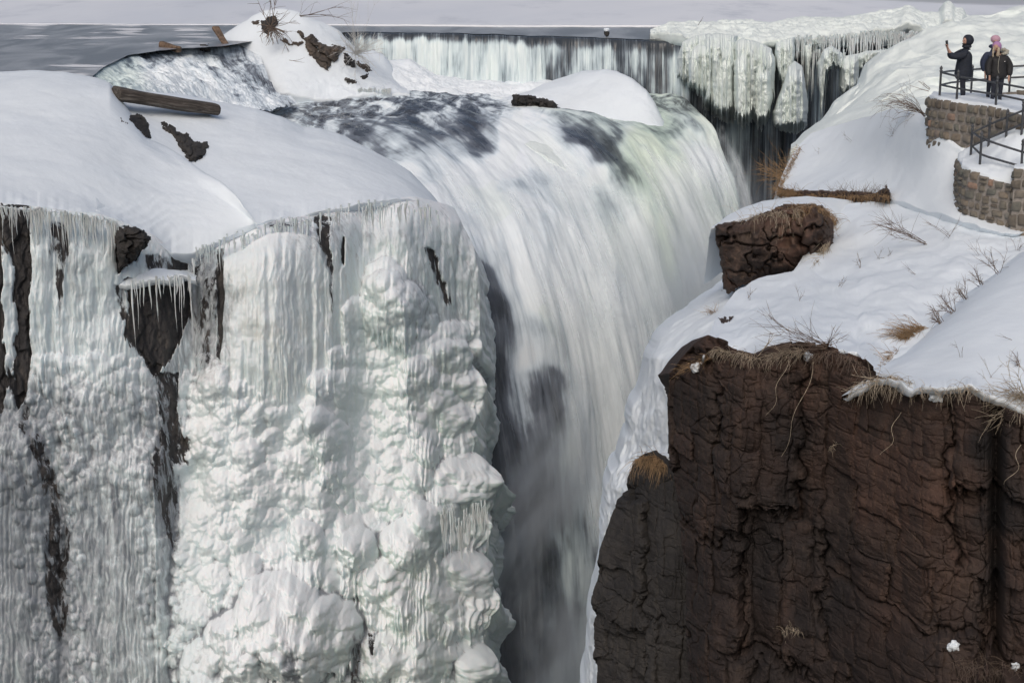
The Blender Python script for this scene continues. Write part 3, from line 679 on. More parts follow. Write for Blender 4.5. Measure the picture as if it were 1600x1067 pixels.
    for poly, soft, k in [
        ([(2, 318), (44, 318), (52, 400), (48, 520), (44, 620), (25, 640), (22, 560), (26, 500), (22, 420), (4, 380)], 4, 1), ([(-110, 322), (4, 322), (6, 520), (14, 600), (0, 660), (-110, 700)], 6, .85),
        ([(12, 560), (45, 620), (58, 660), (80, 705), (66, 715), (34, 660), (8, 600)], 8, .62), ([(55, 640), (72, 650), (100, 730), (116, 830), (116, 960), (100, 1010), (78, 980), (66, 900), (72, 800), (62, 720)], 12, .62),
        ([(78, 945), (112, 945), (120, 1000), (110, 1080), (92, 1080)], 10, .45),
        ([(180, 345), (235, 365), (210, 404), (186, 425)], 3, 1), ([(194, 438), (245, 430), (294, 430), (300, 480), (280, 540), (258, 575), (240, 585), (224, 560), (200, 520)], 7, 1), ([(268, 392), (294, 392), (292, 440), (268, 432)], 3, 1), ([(225, 400), (270, 398), (272, 430), (225, 425)], 5, .6),
        ([(296, 400), (346, 380), (350, 470), (340, 560), (322, 590), (300, 560)], 10, .52), ([(340, 385), (352, 385), (352, 500), (342, 560), (336, 480)], 4, .85),
        ([(238, 570), (285, 580), (282, 640), (304, 680), (302, 725), (276, 720), (256, 670)], 8, .70), ([(250, 640), (285, 700), (292, 760), (288, 850), (276, 900), (258, 830), (240, 740)], 12, .60),
        ([(486, 335), (520, 335), (524, 420), (520, 505), (512, 430), (496, 370)], 6, .72), ([(660, 385), (682, 388), (706, 470), (702, 492), (684, 450)], 6, .75), ([(536, 372), (541, 372), (541, 420), (536, 415)], 2, .8),
        ([(72, 342), (112, 342), (118, 390), (108, 450), (96, 520), (88, 430)], 8, .60), ([(410, 345), (470, 340), (466, 362), (420, 360)], 6, .5), ([(176, 440), (196, 440), (200, 500), (190, 505)], 5, .6),
        ([(455, 965), (475, 985), (480, 1067), (440, 1067)], 8, .0), ([(575, 975), (592, 975), (596, 1010), (580, 1010)], 5, .62), ([(560, 960), (570, 980), (565, 1067), (545, 1067), (550, 1000)], 6, .5),
        ([(40, 740), (55, 740), (58, 820), (48, 850)], 6, .5), ([(180, 745), (192, 745), (196, 860), (188, 870)], 6, .45), ([(735, 545), (750, 545), (748, 590), (738, 580)], 4, .4)]:
        r = reg(poly, soft)
        if k >= .8: rock = np.maximum(rock, r*k)
        else: rock = np.maximum(rock, r*k*.86); thin = np.maximum(thin, r*.75)
    # thin clear veils over rock
    th2 = rbf(X[::6, ::6], Y[::6, ::6], [(110, 400, .55), (160, 450, .35), (150, 380, .4), (80, 480, .3), (60, 400, .3), (220, 500, .3), (320, 470, .7), (300, 520, .7), (400, 400, .22), (430, 500, .05), (480, 420, .2), (505, 370, .6), (560, 360, .45), (590, 400, .35), (680, 420, .5), (640, 360, .35), (430, 600, 0), (600, 600, 0), (500, 800, 0), (700, 800, .05), (20, 650, .5), (20, 760, .62), (60, 900, .6), (30, 900, .55), (130, 700, .38), (200, 700, .32), (200, 900, .40), (140, 850, .45), (170, 1000, .42), (240, 1000, .36), (40, 1050, .5), (280, 650, .4), (300, 800, .15), (360, 700, 0)], 40)
    th2 = np.kron(th2, np.ones((6, 6)))[:X.shape[0], :X.shape[1]]
    thin = np.clip(np.maximum(thin, th2)+.12*st, 0, 1)
    rk = np.clip(rock, 0, 1)
    def box(F, n):
        for ax in (0, 1):
            c_ = np.cumsum(np.concatenate([np.repeat(np.take(F, [0], ax), n+1, ax), F, np.repeat(np.take(F, [-1], ax), n, ax)], ax), ax)
            F = (np.take(c_, range(2*n+1, c_.shape[ax]), ax)-np.take(c_, range(0, c_.shape[ax]-2*n-1), ax))/(2*n+1)
        return F
    crev_shade = np.clip((box(Hh, 14)-Hh)*2.6, 0, 1)*low+np.clip((box(Hh, 6)-Hh)*2.0, 0, 1)*(1-low)  # painted shade: darkens the ice colour in hollows between lumps
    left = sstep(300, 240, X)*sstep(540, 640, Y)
    thin = np.clip(thin+.85*crev_shade+.28*left+.12*low*fbm2(X*.02, Y*.01, 71, 4), 0, 1)  # carries the painted hollow shade as well as thin ice
    rr = worley2(X/16+.8*fbm2(X*.03, Y*.03, 3), Y/34, 5); rr2 = worley2(X/7, Y/11, 9)
    rdisp = -0.25+.22*rr[2]+.2*(rr[3])+.09*rr2[2]+.06*rr2[3]
    lump = .35 if True else 0
    kk = sstep(.75, .95, rk)
    Hh = Hh*(1-.85*kk)+rdisp*kk
    Hh = Hh-(.30*sstep(.4, .7, rk)*(1-kk))
    tg = rbf(X[::6, ::6], Y[::6, ::6], [(700, 700, .9), (620, 650, .7), (640, 800, .8), (700, 900, .9), (640, 1000, .8), (560, 1050, .7), (420, 1050, .35), (450, 650, .25), (400, 800, .35), (560, 720, .6), (400, 450, .1), (600, 480, .5), (150, 500, .15), (150, 800, .15), (350, 1000, .3)], 50)
    tw = rbf(X[::6, ::6], Y[::6, ::6], [(400, 500, .75), (470, 520, .7), (440, 440, .6), (500, 480, .7), (370, 560, .5), (560, 560, .4), (720, 600, .7), (700, 480, .4), (720, 400, .4), (560, 1040, .8), (590, 980, .9), (730, 1040, .7), (600, 700, .2), (480, 700, .25), (420, 850, .15), (350, 650, .2), (150, 500, .05), (150, 800, .1)], 35)
    ri = rbf(X[::6, ::6], Y[::6, ::6], [(150, 450, .25), (50, 800, .35), (200, 800, .3), (110, 700, .8), (100, 1000, .9), (280, 700, .9), (350, 650, .9), (450, 750, 1), (440, 480, .45), (600, 500, .8), (600, 650, .95), (700, 750, .9), (400, 950, 1), (640, 880, .95), (700, 1000, .7), (20, 400, .3), (240, 1000, .3), (160, 640, .6)], 45)
    Hh = .35*Hh+.65*box(box(Hh, 1), 2)
    # sample onto the wall grid
    def samp(F, k=1):
        fx = np.clip((px-X[0, 0])/(.75*k), 0, F.shape[1]-1.001); fy = np.clip((py-Y[0, 0])/(.75*k), 0, F.shape[0]-1.001)
        i = fx.astype(int); j = fy.astype(int); a = fx-i; b = fy-j
        return F[j, i]*(1-a)*(1-b)+F[j, i+1]*a*(1-b)+F[j+1, i]*(1-a)*b+F[j+1, i+1]*a*b
    h = samp(Hh)
    edge = sstep(0, 15, py-pc(px, RIM, 5)+5)
    d = h*edge
    # push outwards: mostly towards the viewer side, a little up and, at the right edge, sideways
    sx_ = .75*sstep(690, 760, px)
    dirv = np.stack([sx_, -np.sqrt(np.clip(1-sx_**2-.01, .1, 1)), .10+0*sx_], -1)
    P = P+dirv*d[..., None]
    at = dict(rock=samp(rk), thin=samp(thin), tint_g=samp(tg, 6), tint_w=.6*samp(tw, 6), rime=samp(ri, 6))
    at['rime'] = at['rime']+1.1*sstep(34, 4, (py-rim)+7*fbm2(px*.08, py*.03, 44, 3))*(at['rock'] < .3)*sstep(120, 330, px)
    # return the right edge back into the chasm and the top under the snow
    last = P[:, -1:]; ext = []; m = 24
    for k in range(1, m+1):
        f = k/m; off = np.array([0.9*math.sin(f*1.6)-.6*f, 9*f**1.3, -5.0*f])
        q = last+off; q = q+(.5*fbm3(q, 1.3, 7, 4)*min(1, f*4))[..., None]*np.array([1, .2, 0]); ext.append(q)
    P = np.concatenate([P]+ext, 1)
    for a_ in at: at[a_] = np.concatenate([at[a_]]+[at[a_][:, -1:]]*m, 1)
    topr = [P[:1]+np.array([0, .4*k, -.1*k*k]) for k in range(5, 0, -1)]
    P = np.concatenate(topr+[P], 0)
    for a_ in at: at[a_] = np.concatenate([at[a_][:1]]*5+[at[a_]], 0)
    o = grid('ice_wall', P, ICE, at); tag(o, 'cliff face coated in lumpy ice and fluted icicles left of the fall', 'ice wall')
ice_wall()
# ---------------------------------------------------------------- snow bodies
def snow_relief(P, amp=.18, sc=4.0, seed=1, fine=.03):
    P = P.copy(); P[..., 2] += amp*fbm3(P, sc, seed, 3)+fine*fbm3(P, .6, seed+9, 4); return P
def snow(name, label, cat, args, kw, amp=.18, sc=4, seed=1, fine=.02, mat=None, extra=None, kind=None):
    P, PX, PY = mound_P(*args, **kw)
    P = snow_relief(P, amp, sc, seed, fine)
    if extra: P = extra(P, PX, PY)
    o = grid(name, P, mat or SNOW); tag(o, label, cat, kind=kind); return o

def left_snow():
    def ex(P, X, Y):
        w = np.sin((X*.35+Y*1.6)*.28+2*vn2(X*.02, Y*.05, 3))*sstep(290, 330, Y)*(1-sstep(280, 330, X)); P[..., 2] += .012*w
        return P
    # right hand mound (behind)
    snow('snow_drift', 'smooth snow drift sloping down to the ice wall beside the fall', 'snow drift',
         ((150, 716), [(150, 128), (200, 134), (260, 142), (340, 159), (400, 165), (440, 178), (475, 197), (500, 198), (530, 207), (560, 224), (600, 248), (640, 268), (672, 300), (700, 336), (716, 354)],
          [(150, 330), (235, 372), (290, 398), (350, 374), (420, 348), (480, 340), (560, 320), (640, 314), (672, 330), (700, 350), (716, 360)],
          [(150, 84), (340, 82.5), (480, 82), (640, 79), (716, 76)], [(150, 61.4), (300, 63.3), (400, 65.6), (560, 69.1), (640, 71.6), (716, 75)], 420, 200), dict(prof=.62, sm=5, back=((2, -.4), (6, -1.6), (12, -1.5), (6, -3)), front=((.05, -.10), (.9, -.5))), .35, 6, 4, .03, extra=ex)
    # left hand mound (in front)
    snow('snow_drift', 'broad snow drift at the left edge above the icy rock columns', 'snow drift',
         ((-520, 402), [(-520, 120), (-160, 116), (0, 113), (60, 112), (100, 115), (150, 126), (172, 133), (190, 160), (205, 182), (228, 214), (250, 228), (285, 248), (318, 268), (345, 285), (368, 306), (385, 330), (402, 352)],
          [(-520, 326), (-160, 322), (0, 322), (60, 330), (110, 337), (160, 346), (185, 354), (235, 374), (268, 398), (300, 398), (350, 376), (402, 354)],
          [(-160, 80), (0, 80), (172, 78), (285, 70), (402, 64.2)], [(-160, 58.0), (0, 58.8), (200, 61.3), (300, 62.9), (402, 65.4)], 560, 200), dict(prof=.62, sm=4, back=((.6, -.5), (1, -1), (1, -2)), front=((.08, -.12), (.9, -.5))), .22, 5, 8, .03, extra=ex)
    # little ledge of snow on the dark rock
    snow('snow_ledge', 'small snow cap on the dark rock ledge under the left drift', 'snow ledge',
         ((176, 306), [(176, 434), (190, 418), (206, 408), (225, 403), (240, 406), (262, 420), (285, 424), (306, 434)], [(176, 440), (195, 446), (215, 443), (240, 437), (262, 437), (285, 431), (306, 437)],
          [(176, 62.2), (306, 63.2)], [(176, 60.1), (306, 61.3)], 160, 40), dict(prof=.5, sm=4, rag=1.8, blur=0, back=((1, .1),), front=((.1, -.18), (.8, -.25))), .04, 1, 3, .02)
left_snow()

def mid_snow():
    def ex(P, X, Y):
        a = fbm3(P, 1.2, 91, 5, .55); P[..., 2] += .22*a*sstep(95, 140, Y)
        f = np.abs(vn2(P[..., 0]*2.2, P[..., 1]*.3, 5)); P[..., 2] -= .5*f*sstep(118, 146, Y)*sstep(430, 340, X)
        return P
    snow('snow_mound', 'tall snow mound with roots and boulders in the middle of the river', 'snow mound',
         ((318, 640), [(318, 92), (332, 74), (348, 58), (375, 40), (398, 25), (415, 17), (440, 15), (470, 20), (500, 32), (530, 48), (548, 66), (562, 78), (585, 80), (600, 86), (612, 100), (622, 125), (640, 145)],
          [(318, 120), (340, 130), (380, 142), (430, 148), (500, 150), (560, 150), (605, 148), (640, 149)],
          [(318, 116), (640, 117.5)], [(318, 112.5), (450, 110.5), (640, 112)], 360, 190), dict(prof=.75, sm=4, back=((2, -1), (3, -3)), front=((.2, -.5), (.6, -1))), .25, 3, 14, .05, extra=ex)
    def ex2(P, X, Y):
        a = fbm3(P, 1.0, 95, 5, .6); P[..., 2] += .10*a*sstep(950, 1020, X); return P
    snow('snow_hump', 'rounded snow hump with an icicle fringe between two arms of the fall', 'snow hump',
         ((770, 1062), [(770, 158), (800, 152), (828, 143), (850, 132), (880, 122), (910, 113), (940, 110), (965, 113), (990, 124), (1010, 140), (1022, 158), (1032, 178), (1045, 206), (1062, 240)],
          [(770, 164), (800, 168), (840, 176), (870, 180), (905, 181), (940, 186), (965, 194), (990, 206), (1015, 220), (1040, 240), (1062, 246)],
          [(770, 115), (900, 115.5), (1062, 108)], [(770, 111.5), (900, 109.5), (1000, 107), (1062, 105.5)], 330, 150), dict(prof=.5, sm=4, back=((1, -.3), (2, -2)), front=((.25, -.25), (1.5, -.5))), .18, 3, 17, .04, extra=ex2)
    # glazed ice ridge the water runs past
    snow('ice_ridge', 'pale glazed ice ridge running down between the two arms of the fall', 'ice ridge',
         ((752, 960), [(752, 172), (790, 172), (830, 171), (860, 174), (880, 182), (900, 200), (925, 222), (945, 252), (960, 285)],
          [(752, 176), (775, 190), (800, 214), (840, 236), (880, 262), (920, 292), (945, 318), (960, 320)],
          [(752, 112), (860, 109.3), (920, 104), (960, 100.5)], [(752, 109.5), (800, 102.4), (880, 97.6), (930, 96.5), (960, 97.5)], 220, 120), dict(prof=.8, sm=5, back=((.5, -.4), (1, -1.5)), front=((.1, -.4), (.8, -1.2))), .15, 2.5, 19, .05, mat=SNOW_ICE)
mid_snow()

def right_ice():
    def lump(P, X, Y):
        a = fbm3(P, 3.0, 101, 4, .5); b = 1-np.abs(fbm3(P, 3.2, 105, 3))*2; P[..., 2] += .7*a; P[..., 1] -= .7*b; P[..., 2] += .2*b; return P
    snow('ice_mound', 'great pale mound of spray ice rising behind the viewing platform', 'ice mound',
         ((1280, 1760), [(1280, 190), (1300, 166), (1340, 138), (1352, 108), (1372, 92), (1405, 76), (1440, 62), (1480, 46), (1520, 34), (1560, 28), (1600, 22), (1760, 14)],
          [(1280, 215), (1320, 205), (1400, 195), (1500, 215), (1760, 230)], [(1280, 88), (1400, 88), (1760, 98)], [(1280, 72), (1400, 68), (1760, 62)], 420, 260), dict(prof=.7, sm=5, back=((2, -1), (4, -5), (2, -8)), front=((.5, -1), (1, -4))), .5, 8, 22, .05, mat=SNOW_ICE, extra=lump)
    snow('ice_shelf', 'low rounded shelf of spray ice at the foot of the pale mound', 'ice shelf',
         ((1236, 1500), [(1236, 226), (1255, 205), (1285, 184), (1310, 172), (1340, 160), (1380, 152), (1440, 150), (1500, 150)], [(1236, 232), (1270, 214), (1340, 200), (1420, 205), (1500, 220)],
          [(1236, 72), (1500, 66)], [(1236, 66), (1500, 56)], 260, 120), dict(prof=.6, sm=5, back=((1, -1), (2, -4)), front=((.5, -1),)), .4, 5, 27, .04, mat=SNOW_ICE)
    # ice and snow piled along the crest of the dam, right hand half
    def ex(P, X, Y):
        b = 1-np.abs(fbm3(P, 1.3, 111, 5))*2; P[..., 2] += .30*b; P[..., 2] += .75*np.exp(-((X-1481)/11)**4)+.45*np.exp(-((X-1500)/8)**4)+.4*np.exp(-((X-1420)/14)**2); return P
    snow('crest_ice', 'ridge of snow and ice heaped along the right half of the dam crest', 'ice ridge',
         ((1016, 1560), [(1016, 55), (1030, 46), (1060, 40), (1100, 41), (1140, 38), (1170, 37), (1200, 43), (1240, 36), (1300, 32), (1350, 27), (1400, 22), (1440, 24), (1470, 22), (1500, 26), (1560, 34)],
          [(1016, 57), (1050, 60), (1090, 62), (1150, 66), (1200, 64), (1260, 62), (1320, 58), (1360, 52), (1400, 54), (1450, 52), (1560, 60)],
          [(1016, 122), (1200, 124), (1560, 128)], [(1016, 116.8), (1060, 113.2), (1200, 113), (1300, 115), (1560, 119)], 620, 120), dict(prof=.6, sm=3, back=((1, -.4), (1, -1.5)), front=((.2, -.5), (1, -.6))), .25, 3, 33, .08, mat=SNOW_ICE, extra=ex)
right_ice()

# ---------------------------------------------------------------- curtains and columns of ice hanging from the dam
def curtain(name, label, x0, x1, ytop, ybot, D, bulge, drip, seed, cat='ice curtain', group=None, prof='pillow', flute=1.0, tint=(.4, .1), mat=None):
    nu, nv = max(40, int((x1-x0)*2.4)), 170
    R = np.random.default_rng(seed)
    s = np.linspace(-1, 1, nu)[None, :]; px = (x0+x1)/2+(x1-x0)/2*s
    yt = pc(px, ytop); yb = pc(px, ybot)
    rag = (np.abs(vn2(px*.55, px*0, seed))*.6+np.abs(vn2(px*1.7, px*0, seed+1))*.6)
    yb = yb-drip*rag
    t = np.linspace(0, 1, nv)[:, None]; py = yt+(yb-yt)*t; pxx = np.broadcast_to(px, py.shape).copy()
    pxx = pxx+(1.6*fbm2(py*.06+seed, pxx*.02, seed+5, 4))*np.abs(s)**2*1.8
    env = np.sqrt(np.clip(1-np.abs(s)**3, 0, 1))*(.35+.65*np.sqrt(np.clip(t/.25, 0, 1)))*(1-.8*sstep(.84, 1, t))
    m = np.broadcast_to((D*1.0), py.shape)
    fl = np.abs(vn2(px*.16, py*.006, seed+8))*.6+np.abs(vn2(px*.42, py*.012, seed+9))*.35+.2*fbm2(px*.2, py*.12, seed+3, 4)
    Df = m-bulge*1.5*env*(1-.38*flute*fl)-.05
    Pf = U(pxx, py, Df)
    # keep the front hanging vertically: depth measured on the top row's height only
    Pb = U(pxx, py, m+.05); Pb[..., 1] += .25*bulge*env
    P = np.concatenate([Pf, Pb[:, ::-1]], 1)
    P = np.concatenate([np.mean(P[:1], 1, keepdims=True)*np.ones((1, P.shape[1], 1)), P], 0)
    one = np.ones(P.shape[:2]); PY = np.concatenate([py[:1, :1]*np.ones((1, 2*nu)), np.concatenate([py, py[:, ::-1]], 1)], 0)
    tt = (PY-PY.min())/(PY.max()-PY.min())
    o = grid(name, P, mat or SNOW_ICE, dict(rock=0*one, thin=0*one, tint_g=tint[0]*one*.4, tint_w=tint[1]*one, rime=1.85-.4*tt), wrap=True)
    return tag(o, label, cat, group)
G = 'ice curtains hanging from the dam'
curtain('ice_curtain', 'white lacy ice curtain hanging at the left end of the frozen dam section', 1058, 1122, [(1058, 92), (1066, 66), (1085, 56), (1122, 52)], [(1058, 128), (1070, 146), (1090, 150), (1105, 160), (1122, 172)], 114.0, 2.2, 22, 3, group=G, flute=1.5)
curtain('ice_curtain', 'thick fluted ice curtain just right of the lacy one', 1098, 1152, [(1098, 62), (1120, 52), (1152, 56)], [(1098, 172), (1112, 184), (1130, 196), (1145, 200), (1152, 190)], 113.2, 3.0, 20, 5, group=G)
curtain('ice_curtain', 'widest ice curtain with two thick lobes beside the dark slot in the dam', 1144, 1211, [(1144, 68), (1160, 60), (1185, 66), (1205, 76), (1211, 90)], [(1144, 178), (1155, 206), (1168, 196), (1180, 200), (1190, 210), (1200, 192), (1211, 160)], 112.8, 3.2, 26, 7, group=G)
curtain('ice_curtain', 'thin pointed ice curtain on the right side of the dark slot', 1212, 1242, [(1212, 68), (1225, 62), (1242, 58)], [(1212, 112), (1222, 148), (1230, 140), (1242, 115)], 113.6, 1.6, 18, 9, group=G, flute=1.6)
curtain('ice_curtain', 'tall bell shaped ice column standing against the dark rock', 1208, 1262, [(1208, 176), (1222, 140), (1232, 104), (1243, 96), (1254, 104), (1259, 130), (1262, 160)], [(1208, 200), (1222, 208), (1245, 212), (1256, 206), (1262, 200)], 111.5, 3.4, 6, 11, cat='ice column', flute=.7)
curtain('ice_curtain', 'hooked ice curtain with bare rock behind its icicles', 1278, 1318, [(1278, 98), (1288, 78), (1300, 72), (1318, 84)], [(1278, 112), (1284, 196), (1290, 120), (1302, 108), (1318, 118)], 113.0, 2.0, 10, 13, group=G, flute=1.5, tint=(.2, .7))
curtain('ice_curtain', 'narrow ice curtain right of the hooked one', 1312, 1342, [(1312, 98), (1322, 88), (1342, 84)], [(1312, 150), (1320, 158), (1332, 152), (1342, 140)], 113.6, 2.0, 14, 15, group=G, flute=1.3)
curtain('ice_curtain', 'short snowy ice curtain at the right end beside the pale mound', 1336, 1392, [(1336, 86), (1355, 80), (1392, 78)], [(1336, 120), (1350, 112), (1370, 100), (1392, 92)], 114.2, 1.6, 14, 17, group=G, flute=1.3)
curtain('ice_curtain', 'fan of thin icicles under the crest right of the bell shaped column', 1256, 1284, [(1256, 70), (1284, 70)], [(1256, 178), (1262, 160), (1270, 96), (1284, 92)], 114.4, 1.2, 40, 19, group=G, flute=1.8)
curtain('ice_curtain', 'thick ice lobe bulging in front of the widest curtain, left half', 1146, 1176, [(1146, 100), (1156, 84), (1166, 82), (1176, 96)], [(1146, 186), (1160, 204), (1170, 202), (1176, 188)], 111.0, 2.2, 12, 31, group=G, flute=.8)
curtain('ice_curtain', 'round headed ice lobe bulging in front of the widest curtain, right half', 1174, 1206, [(1174, 112), (1182, 98), (1194, 97), (1204, 110), (1206, 120)], [(1174, 186), (1184, 206), (1198, 200), (1206, 178)], 111.2, 2.2, 14, 33, group=G, flute=.8)
curtain('ice_curtain', 'ice lobe hanging in front of the thick fluted curtain', 1112, 1146, [(1112, 96), (1124, 78), (1136, 76), (1146, 92)], [(1112, 172), (1124, 192), (1136, 196), (1146, 180)], 111.6, 2.0, 14, 35, group=G, flute=.9)
curtain('ice_curtain', 'lumpy ice lobe low in front of the white lacy curtain', 1076, 1112, [(1076, 84), (1090, 70), (1104, 72), (1112, 86)], [(1076, 138), (1090, 152), (1104, 160), (1112, 150)], 112.2, 1.8, 14, 37, group=G, flute=1.1)

def icicles(name, label, n, fx, seed, ln, rad, D0, parent=None, cat='icicle fringe', mat=None):
    "a fringe of true hanging icicles; fx(u) -> pixel x, y, D"
    R = np.random.default_rng(seed); L = []
    for i in range(n):
        x, y, D = fx(R.random()); p = U(x, y, D); l = R.uniform(*ln)*(.4+.6*R.random()); r = R.uniform(*rad)
        k = np.linspace(0, 1, 7); pts = p+np.stack([.02*np.sin(k*5+i), 0*k, -k*l+.1], -1)
        L.append((pts, r*(1-k)**.8*(1+.25*np.sin(k*17+i))+.002))
    me = tubes_mesh(name, L, 5)
    for a_, v in (('rock', 0), ('thin', .1), ('tint_g', .3), ('tint_w', .2), ('rime', .5)):
        at = me.attributes.new(a_, 'FLOAT', 'POINT'); at.data.foreach_set('value', np.full(len(me.vertices), v, np.float32))
    o = link(name, me, mat or ICE, parent); return tag(o, label, cat, kind='stuff')
def band(pts, Dd, sp=0):
    xs = [p[0] for p in pts]; R_ = random.Random(3)
    def f(u):
        x = xs[0]+(xs[-1]-xs[0])*u; return x, float(np.interp(x, xs, [p[1] for p in pts]))+R_.uniform(-sp, sp), float(np.interp(x, [xs[0], xs[-1]], Dd))
    return f
icicles('icicle_fringe', 'fringe of small icicles under the rounded snow hump', 90, band([(866, 177), (905, 180), (940, 186), (965, 194), (985, 203)], (109.4, 107.2), 2), 1, (.3, 1.0), (.04, .09), 0)
icicles('icicle_fringe', 'fringe of icicles under the dam crest at its right end', 170, band([(1245, 62), (1320, 60), (1360, 54), (1400, 54), (1440, 55)], (113.5, 116), 5), 2, (.6, 3.2), (.04, .10), 0)
icicles('icicle_fringe', 'long icicles hanging in front of the dark chasm cliff', 70, band([(1262, 75), (1300, 84), (1345, 88), (1400, 84)], (113.3, 115), 8), 12, (1.5, 4.5), (.03, .09), 0)
icicles('icicle_fringe', 'fringe of icicles over the dark gap at the foot of the snow mound', 60, band([(560, 141), (612, 142)], (111.6, 111.6), 2), 4, (.2, .6), (.03, .07), 0)
icicles('icicle_fringe', 'icicles hanging from the mushroom shaped lump at the right edge of the ice wall', 80, band([(690, 800), (720, 815), (745, 800), (762, 795)], (62.6, 63.6), 14), 5, (.5, 2.4), (.02, .05), 0)
icicles('icicle_fringe', 'icicles hanging over the dark rock below the small snow ledge', 26, band([(205, 442), (240, 438), (298, 436)], (60.0, 60.9), 3), 6, (.2, 2.8), (.015, .05), 0)
icicles('icicle_fringe', 'uneven icicles along the snowy rim above the left rock columns', 150, band([(0, 326), (60, 332), (110, 338), (160, 346), (184, 354)], (58.0, 60.3), 4), 21, (.2, 2.2), (.015, .05), 0)
icicles('icicle_fringe', 'uneven icicles along the top of the ice wall between drift and fall', 150, band([(300, 402), (350, 380), (420, 356), (480, 346), (560, 326), (640, 320), (690, 338)], (62.2, 69.5), 9), 22, (.2, 1.8), (.015, .06), 0)

# ---------------------------------------------------------------- right bank: snow slopes and brown cliff
def right_bank():
    snow('snow_slope', 'rounded snow slope with a grassy lower edge below the upper stone wall', 'snow slope',
         ((1212, 1640), [(1212, 296), (1222, 272), (1232, 250), (1248, 228), (1268, 206), (1295, 196), (1340, 184), (1390, 172), (1440, 172), (1452, 184), (1480, 210), (1502, 230), (1540, 232), (1640, 220)],
          [(1212, 300), (1240, 305), (1300, 304), (1360, 302), (1395, 308), (1440, 328), (1500, 350), (1560, 366), (1640, 370)],
          [(1212, 60), (1300, 62), (1440, 58), (1640, 54)], [(1212, 56), (1300, 52), (1440, 47.5), (1640, 44)], 330, 160), dict(plane=[(1493, 260, 44.8), (1490, 317, 43.3), (1501, 344, 42.5), (1530, 351, 42.0), (1575, 364, 41.3), (1640, 374, 40.6), (1530, 300, 43.8), (1575, 320, 43.4), (1640, 320, 43.2), (1446, 187, 47.1), (1479, 215, 45.6), (1502, 234, 45.0), (1460, 165, 48.8), (1540, 240, 45.0),
          (1640, 240, 45), (1400, 174, 51.5), (1300, 196, 57.5), (1250, 228, 58), (1222, 270, 56), (1222, 296, 54.5), (1300, 304, 50.3), (1390, 304, 46.8), (1440, 325, 44.6), (1400, 240, 49), (1320, 250, 54)], sm=5, back=((1, -1), (2, -3), (2, -8)), front=((.05, -.05), (1.2, -.7))), .18, 4, 41, .03)
    snow('snow_drift', 'snow lying over the top of the brown rock outcrop', 'snow drift',
         ((1112, 1360), [(1112, 356), (1122, 350), (1138, 337), (1160, 326), (1190, 315), (1225, 309), (1260, 307), (1300, 311), (1330, 316), (1360, 330)],
          [(1112, 358), (1130, 350), (1150, 352), (1180, 344), (1215, 338), (1250, 330), (1285, 330), (1310, 350), (1340, 352), (1360, 340)],
          [(1112, 46), (1300, 48.5), (1360, 49)], [(1112, 44.5), (1240, 44), (1280, 45), (1320, 47.6), (1360, 47.9)], 240, 110), dict(prof=.55, sm=4, back=((.5, -.4), (1, -1.5)), front=((.12, -.12), (.6, -.3))), .10, 2, 43, .02)
    PB = [(1110, 545, 34.3), (1180, 557, 33.4), (1240, 545, 32.9), (1300, 545, 32.2), (1370, 585, 31.2), (1420, 640, 30.6), (1760, 710, 29), (1130, 478, 39.5), (1180, 440, 42.3), (1240, 426, 42.6), (1300, 430, 40.8), (1262, 385, 45.5), (1292, 330, 48), (1340, 318, 47.8), (1400, 318, 46.3), (1450, 335, 44), (1500, 352, 42.5), (1575, 368, 41.2), (1760, 380, 40), (1350, 450, 38.5), (1450, 480, 36.5), (1300, 490, 36.4), (1600, 500, 35.5)]
    def exB(P, X, Y):
        P[..., 2] += .10*fbm2(X*.02, Y*.05, 3, 3); return P
    snow('snow_slope', 'wide snow slope between the lower stone wall and the brown cliff edge', 'snow slope',
         ((1098, 1760), [(1098, 556), (1106, 530), (1118, 500), (1136, 474), (1156, 455), (1185, 438), (1220, 429), (1240, 424), (1250, 412), (1264, 385), (1276, 350), (1292, 328), (1310, 320), (1340, 317), (1380, 316), (1440, 328), (1500, 350), (1560, 362), (1620, 368), (1760, 374)],
          [(1098, 560), (1112, 540), (1130, 545), (1155, 548), (1180, 557), (1205, 540), (1235, 545), (1265, 552), (1300, 545), (1340, 556), (1368, 590), (1420, 640), (1760, 710)],
          [(1098, 35), (1150, 39), (1220, 42), (1290, 43.5), (1316, 46), (1400, 48), (1760, 42)], [(1098, 34), (1250, 32.5), (1400, 31), (1760, 29)], 520, 300), dict(plane=PB, sm=5, rag=2.5, back=((.4, -.4), (.8, -1.2), (1, -4)), front=((.0, -.06), (.12, -.1), (1.0, -.15))), .12, 3, 47, .015, extra=exB)
    snow('snow_slope', 'nearest snow slope overhanging the brown cliff at the right edge', 'snow slope',
         ((1326, 1900), [(1326, 614), (1340, 600), (1362, 580), (1390, 565), (1425, 545), (1462, 515), (1500, 480), (1540, 446), (1580, 412), (1620, 382), (1700, 350), (1900, 320)],
          [(1326, 617), (1345, 606), (1370, 590), (1390, 586), (1408, 592), (1425, 608), (1450, 600), (1478, 606), (1495, 602), (1520, 600), (1545, 614), (1570, 622), (1600, 640), (1780, 700), (1900, 710)],
          [(1326, 30.4), (1450, 34), (1600, 38), (1780, 39)], [(1326, 31.0), (1360, 30.4), (1400, 29.5), (1450, 28.8), (1600, 28), (1780, 27)], 420, 240), dict(prof=.62, sm=4, rag=2.2, back=((.3, -.1), (1.0, -.35)), front=((.0, -.05), (.10, -.10), (1.0, -.15))), .10, 2.5, 53, .015)
right_bank()

